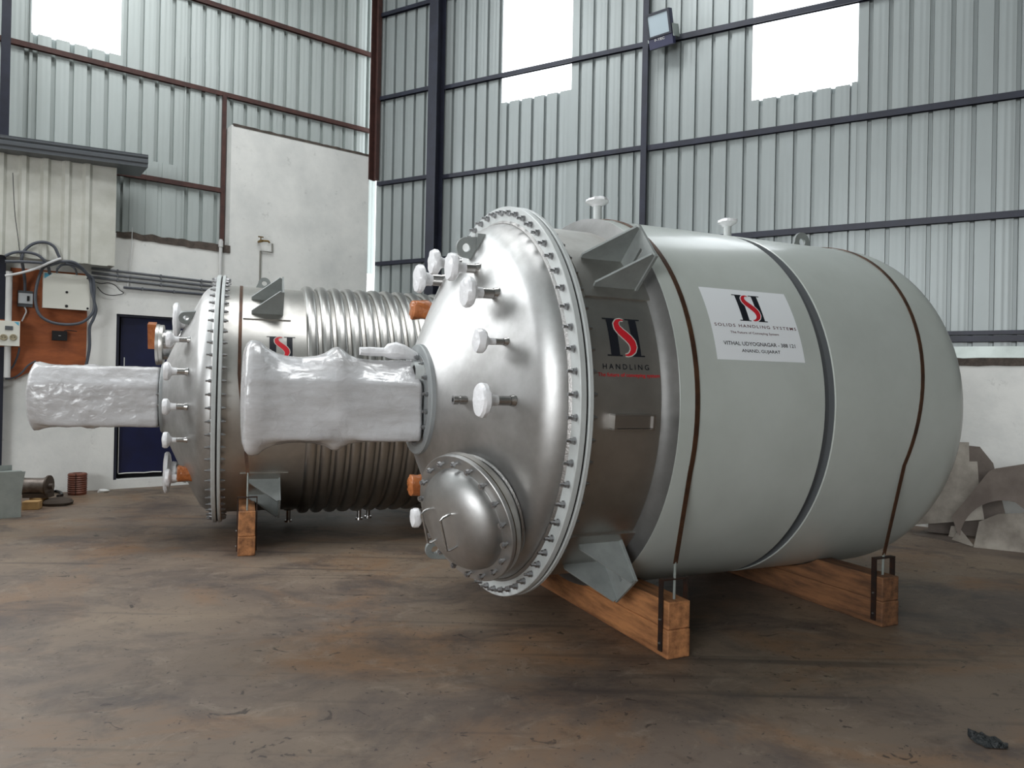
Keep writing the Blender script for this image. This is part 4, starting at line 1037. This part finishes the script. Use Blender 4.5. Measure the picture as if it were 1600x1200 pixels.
# brown ribbed roll
p = PF(120, 772) + NL * .03
q = thing('brown_roll', p, 'brown ribbed roll standing against the foot of the white wall', 'roll')
pr_ = [(0, 0), (0, .095)]
for i in range(9): pr_ += [(.015 + i * .025, .095), (.0275 + i * .025, .102)]
pr_ += [(.245, .095), (.25, .085), (.25, .05), (.22, .048), (.22, 0)]
mk('roll_coil', MB().lathe(pr_, p, Z, 28), mat('roll_brown', srgb(126, 72, 52), .4, .1, dark=srgb(84, 46, 34), scale=9, amt=.7), q, True)
mk('roll_tie', MB().tube([p + Vector((.104 * cos(a), .104 * sin(a), z)) for a, z in ((-1.2, .005), (-1.2, .12), (-1.2, .25))], .004, 6), IRON, q, True)
p = PF(160, 769); cl = MB(); cl.lathe([(0, 0), (0, .055), (.02, .06), (.035, .03), (.036, 0)], p, Z, 12)
for v in cl.v: v += Vector((v.x - p.x, v.y - p.y, 0)) * .6 * noise.noise(v * 20)
tag(mk('crumpled_paper', cl, PAPER), 'small crumpled white paper by the door threshold', 'paper')

# ------------------------------------------------------------------ scrap plates, right
def plate(name, px, base_off, lean, mt, label, th=.006, holes=None, cat='metal plate', group='scrap plates against the right wall'):
    """leaning plate: plane through a line parallel to the right wall at base_off, tipped towards the wall by lean"""
    nn = (NR * cos(lean) + Z * sin(lean)).normalized(); P0 = CN + NR * base_off
    pts = [hit(x, y, P0, nn) for x, y in px]
    for p_ in pts: p_.z = max(p_.z, .0)
    e1 = DR; e2 = nn.cross(DR); e2 = e2 if e2.z > 0 else -e2
    bm = bmesh.new(); vv = [bm.verts.new(p_) for p_ in pts]
    eds = [bm.edges.new((vv[i], vv[(i + 1) % len(vv)])) for i in range(len(vv))]
    bmesh.ops.triangle_fill(bm, use_beauty=True, edges=eds)
    ex = bmesh.ops.extrude_face_region(bm, geom=bm.faces[:]); bmesh.ops.translate(bm, verts=[v for v in ex['geom'] if isinstance(v, bmesh.types.BMVert)], vec=nn * -th)
    bm.verts.index_update(); b = MB(); b.v = [v.co.copy() for v in bm.verts]; b.f = [tuple(v.index for v in f.verts) for f in bm.faces]; bm.free()
    return tag(mk(name, b, mt), label, cat, group)
plate('scrap_plate', [(1400, 822), (1538, 812), (1530, 760), (1527, 721), (1514.5, 721), (1514, 691), (1440, 690), (1400, 700)], .52, .10, SCRAP, 'pale steel plate with a stepped corner leaning behind the front tank')
plate('scrap_plate', [(1450, 848), (1580, 842), (1552, 724), (1531, 698), (1450, 690)], .33, .09, SCRAPB, 'dark plate standing behind the pale stepped plate')
arc = []
for i in range(15):
    t = pi * (1.02 - .62 * i / 14); arc.append((1566 + 66 * cos(t), 842 - 60 * sin(t)))
plate('scrap_plate', [(1487, 807), (1515, 774), (1545, 737), (1556, 732), (1600, 725), (1720, 705), (1720, 830), (1640, 832), (1622, 812)] + arc[::-1][0:14] + [(1496, 832)], .98, .05, SCRAPB, 'brownish steel plate with a large round cut-out')
plate('scrap_plate', [(1521, 856), (1530, 815), (1560, 803), (1640, 800), (1700, 802), (1720, 890), (1600, 868)], .90, .04, SCRAP, 'grey steel plate seen through the round cut-out')
plate('scrap_plate', [(1487, 843), (1500, 826), (1521, 852), (1519, 856)], .86, .04, SCRAP, 'small triangular steel offcut at the tip of the cut-out plate')
plate('scrap_plate', [(1482, 838), (1486, 822), (1496, 822), (1494, 840)], .80, .03, SCRAP, 'narrow steel offcut standing left of the cut-out plate')
def lying(px, label, mt=SCRAPB, z=.004, name='scrap_strip'):
    b = MB().prism([PF(x, y) + Z * z for x, y in px], Z * .006); return tag(mk(name, b, mt), label, 'metal strip', 'scrap strips on the floor')
lying([(1425, 835), (1455, 826), (1500, 838), (1520, 852), (1490, 849)], 'dark flat scrap sheet lying under the pale stepped plate', z=.0)

# black plastic bag scrap on the floor, right front
p = PF(1543, 1160); e1 = (PF(1575, 1172) - PF(1512, 1150)); ln = e1.length; e1.normalize(); e2 = Vector((-e1.y, e1.x, 0))
b = MB(); NX, NY = 26, 12
for i in range(NX):
    for j in range(NY):
        x = (i / (NX - 1) - .5) * ln; y = (j / (NY - 1) - .5); wv = .055 * (1 - (2 * abs(i / (NX - 1) - .5)) ** 2.2) * (1 + .5 * noise.noise(Vector((x * 30, 0, 3))))
        prof = max(0, 1 - (2 * y) ** 2)
        h = .004 + prof * (.014 + .022 * abs(noise.noise(Vector((x * 40, y * 3, 1)))))
        b.v.append(p + e1 * x + e2 * (y * 2 * wv + .012 * noise.noise(Vector((x * 25, 7, 0)))) + Z * h)
for i in range(NX - 1):
    for j in range(NY - 1): b.f.append((i * NY + j, (i + 1) * NY + j, (i + 1) * NY + j + 1, i * NY + j + 1))
tag(mk('plastic_scrap', b, BAG, sharp=20), 'crumpled black plastic scrap on the floor at the lower right', 'plastic scrap')
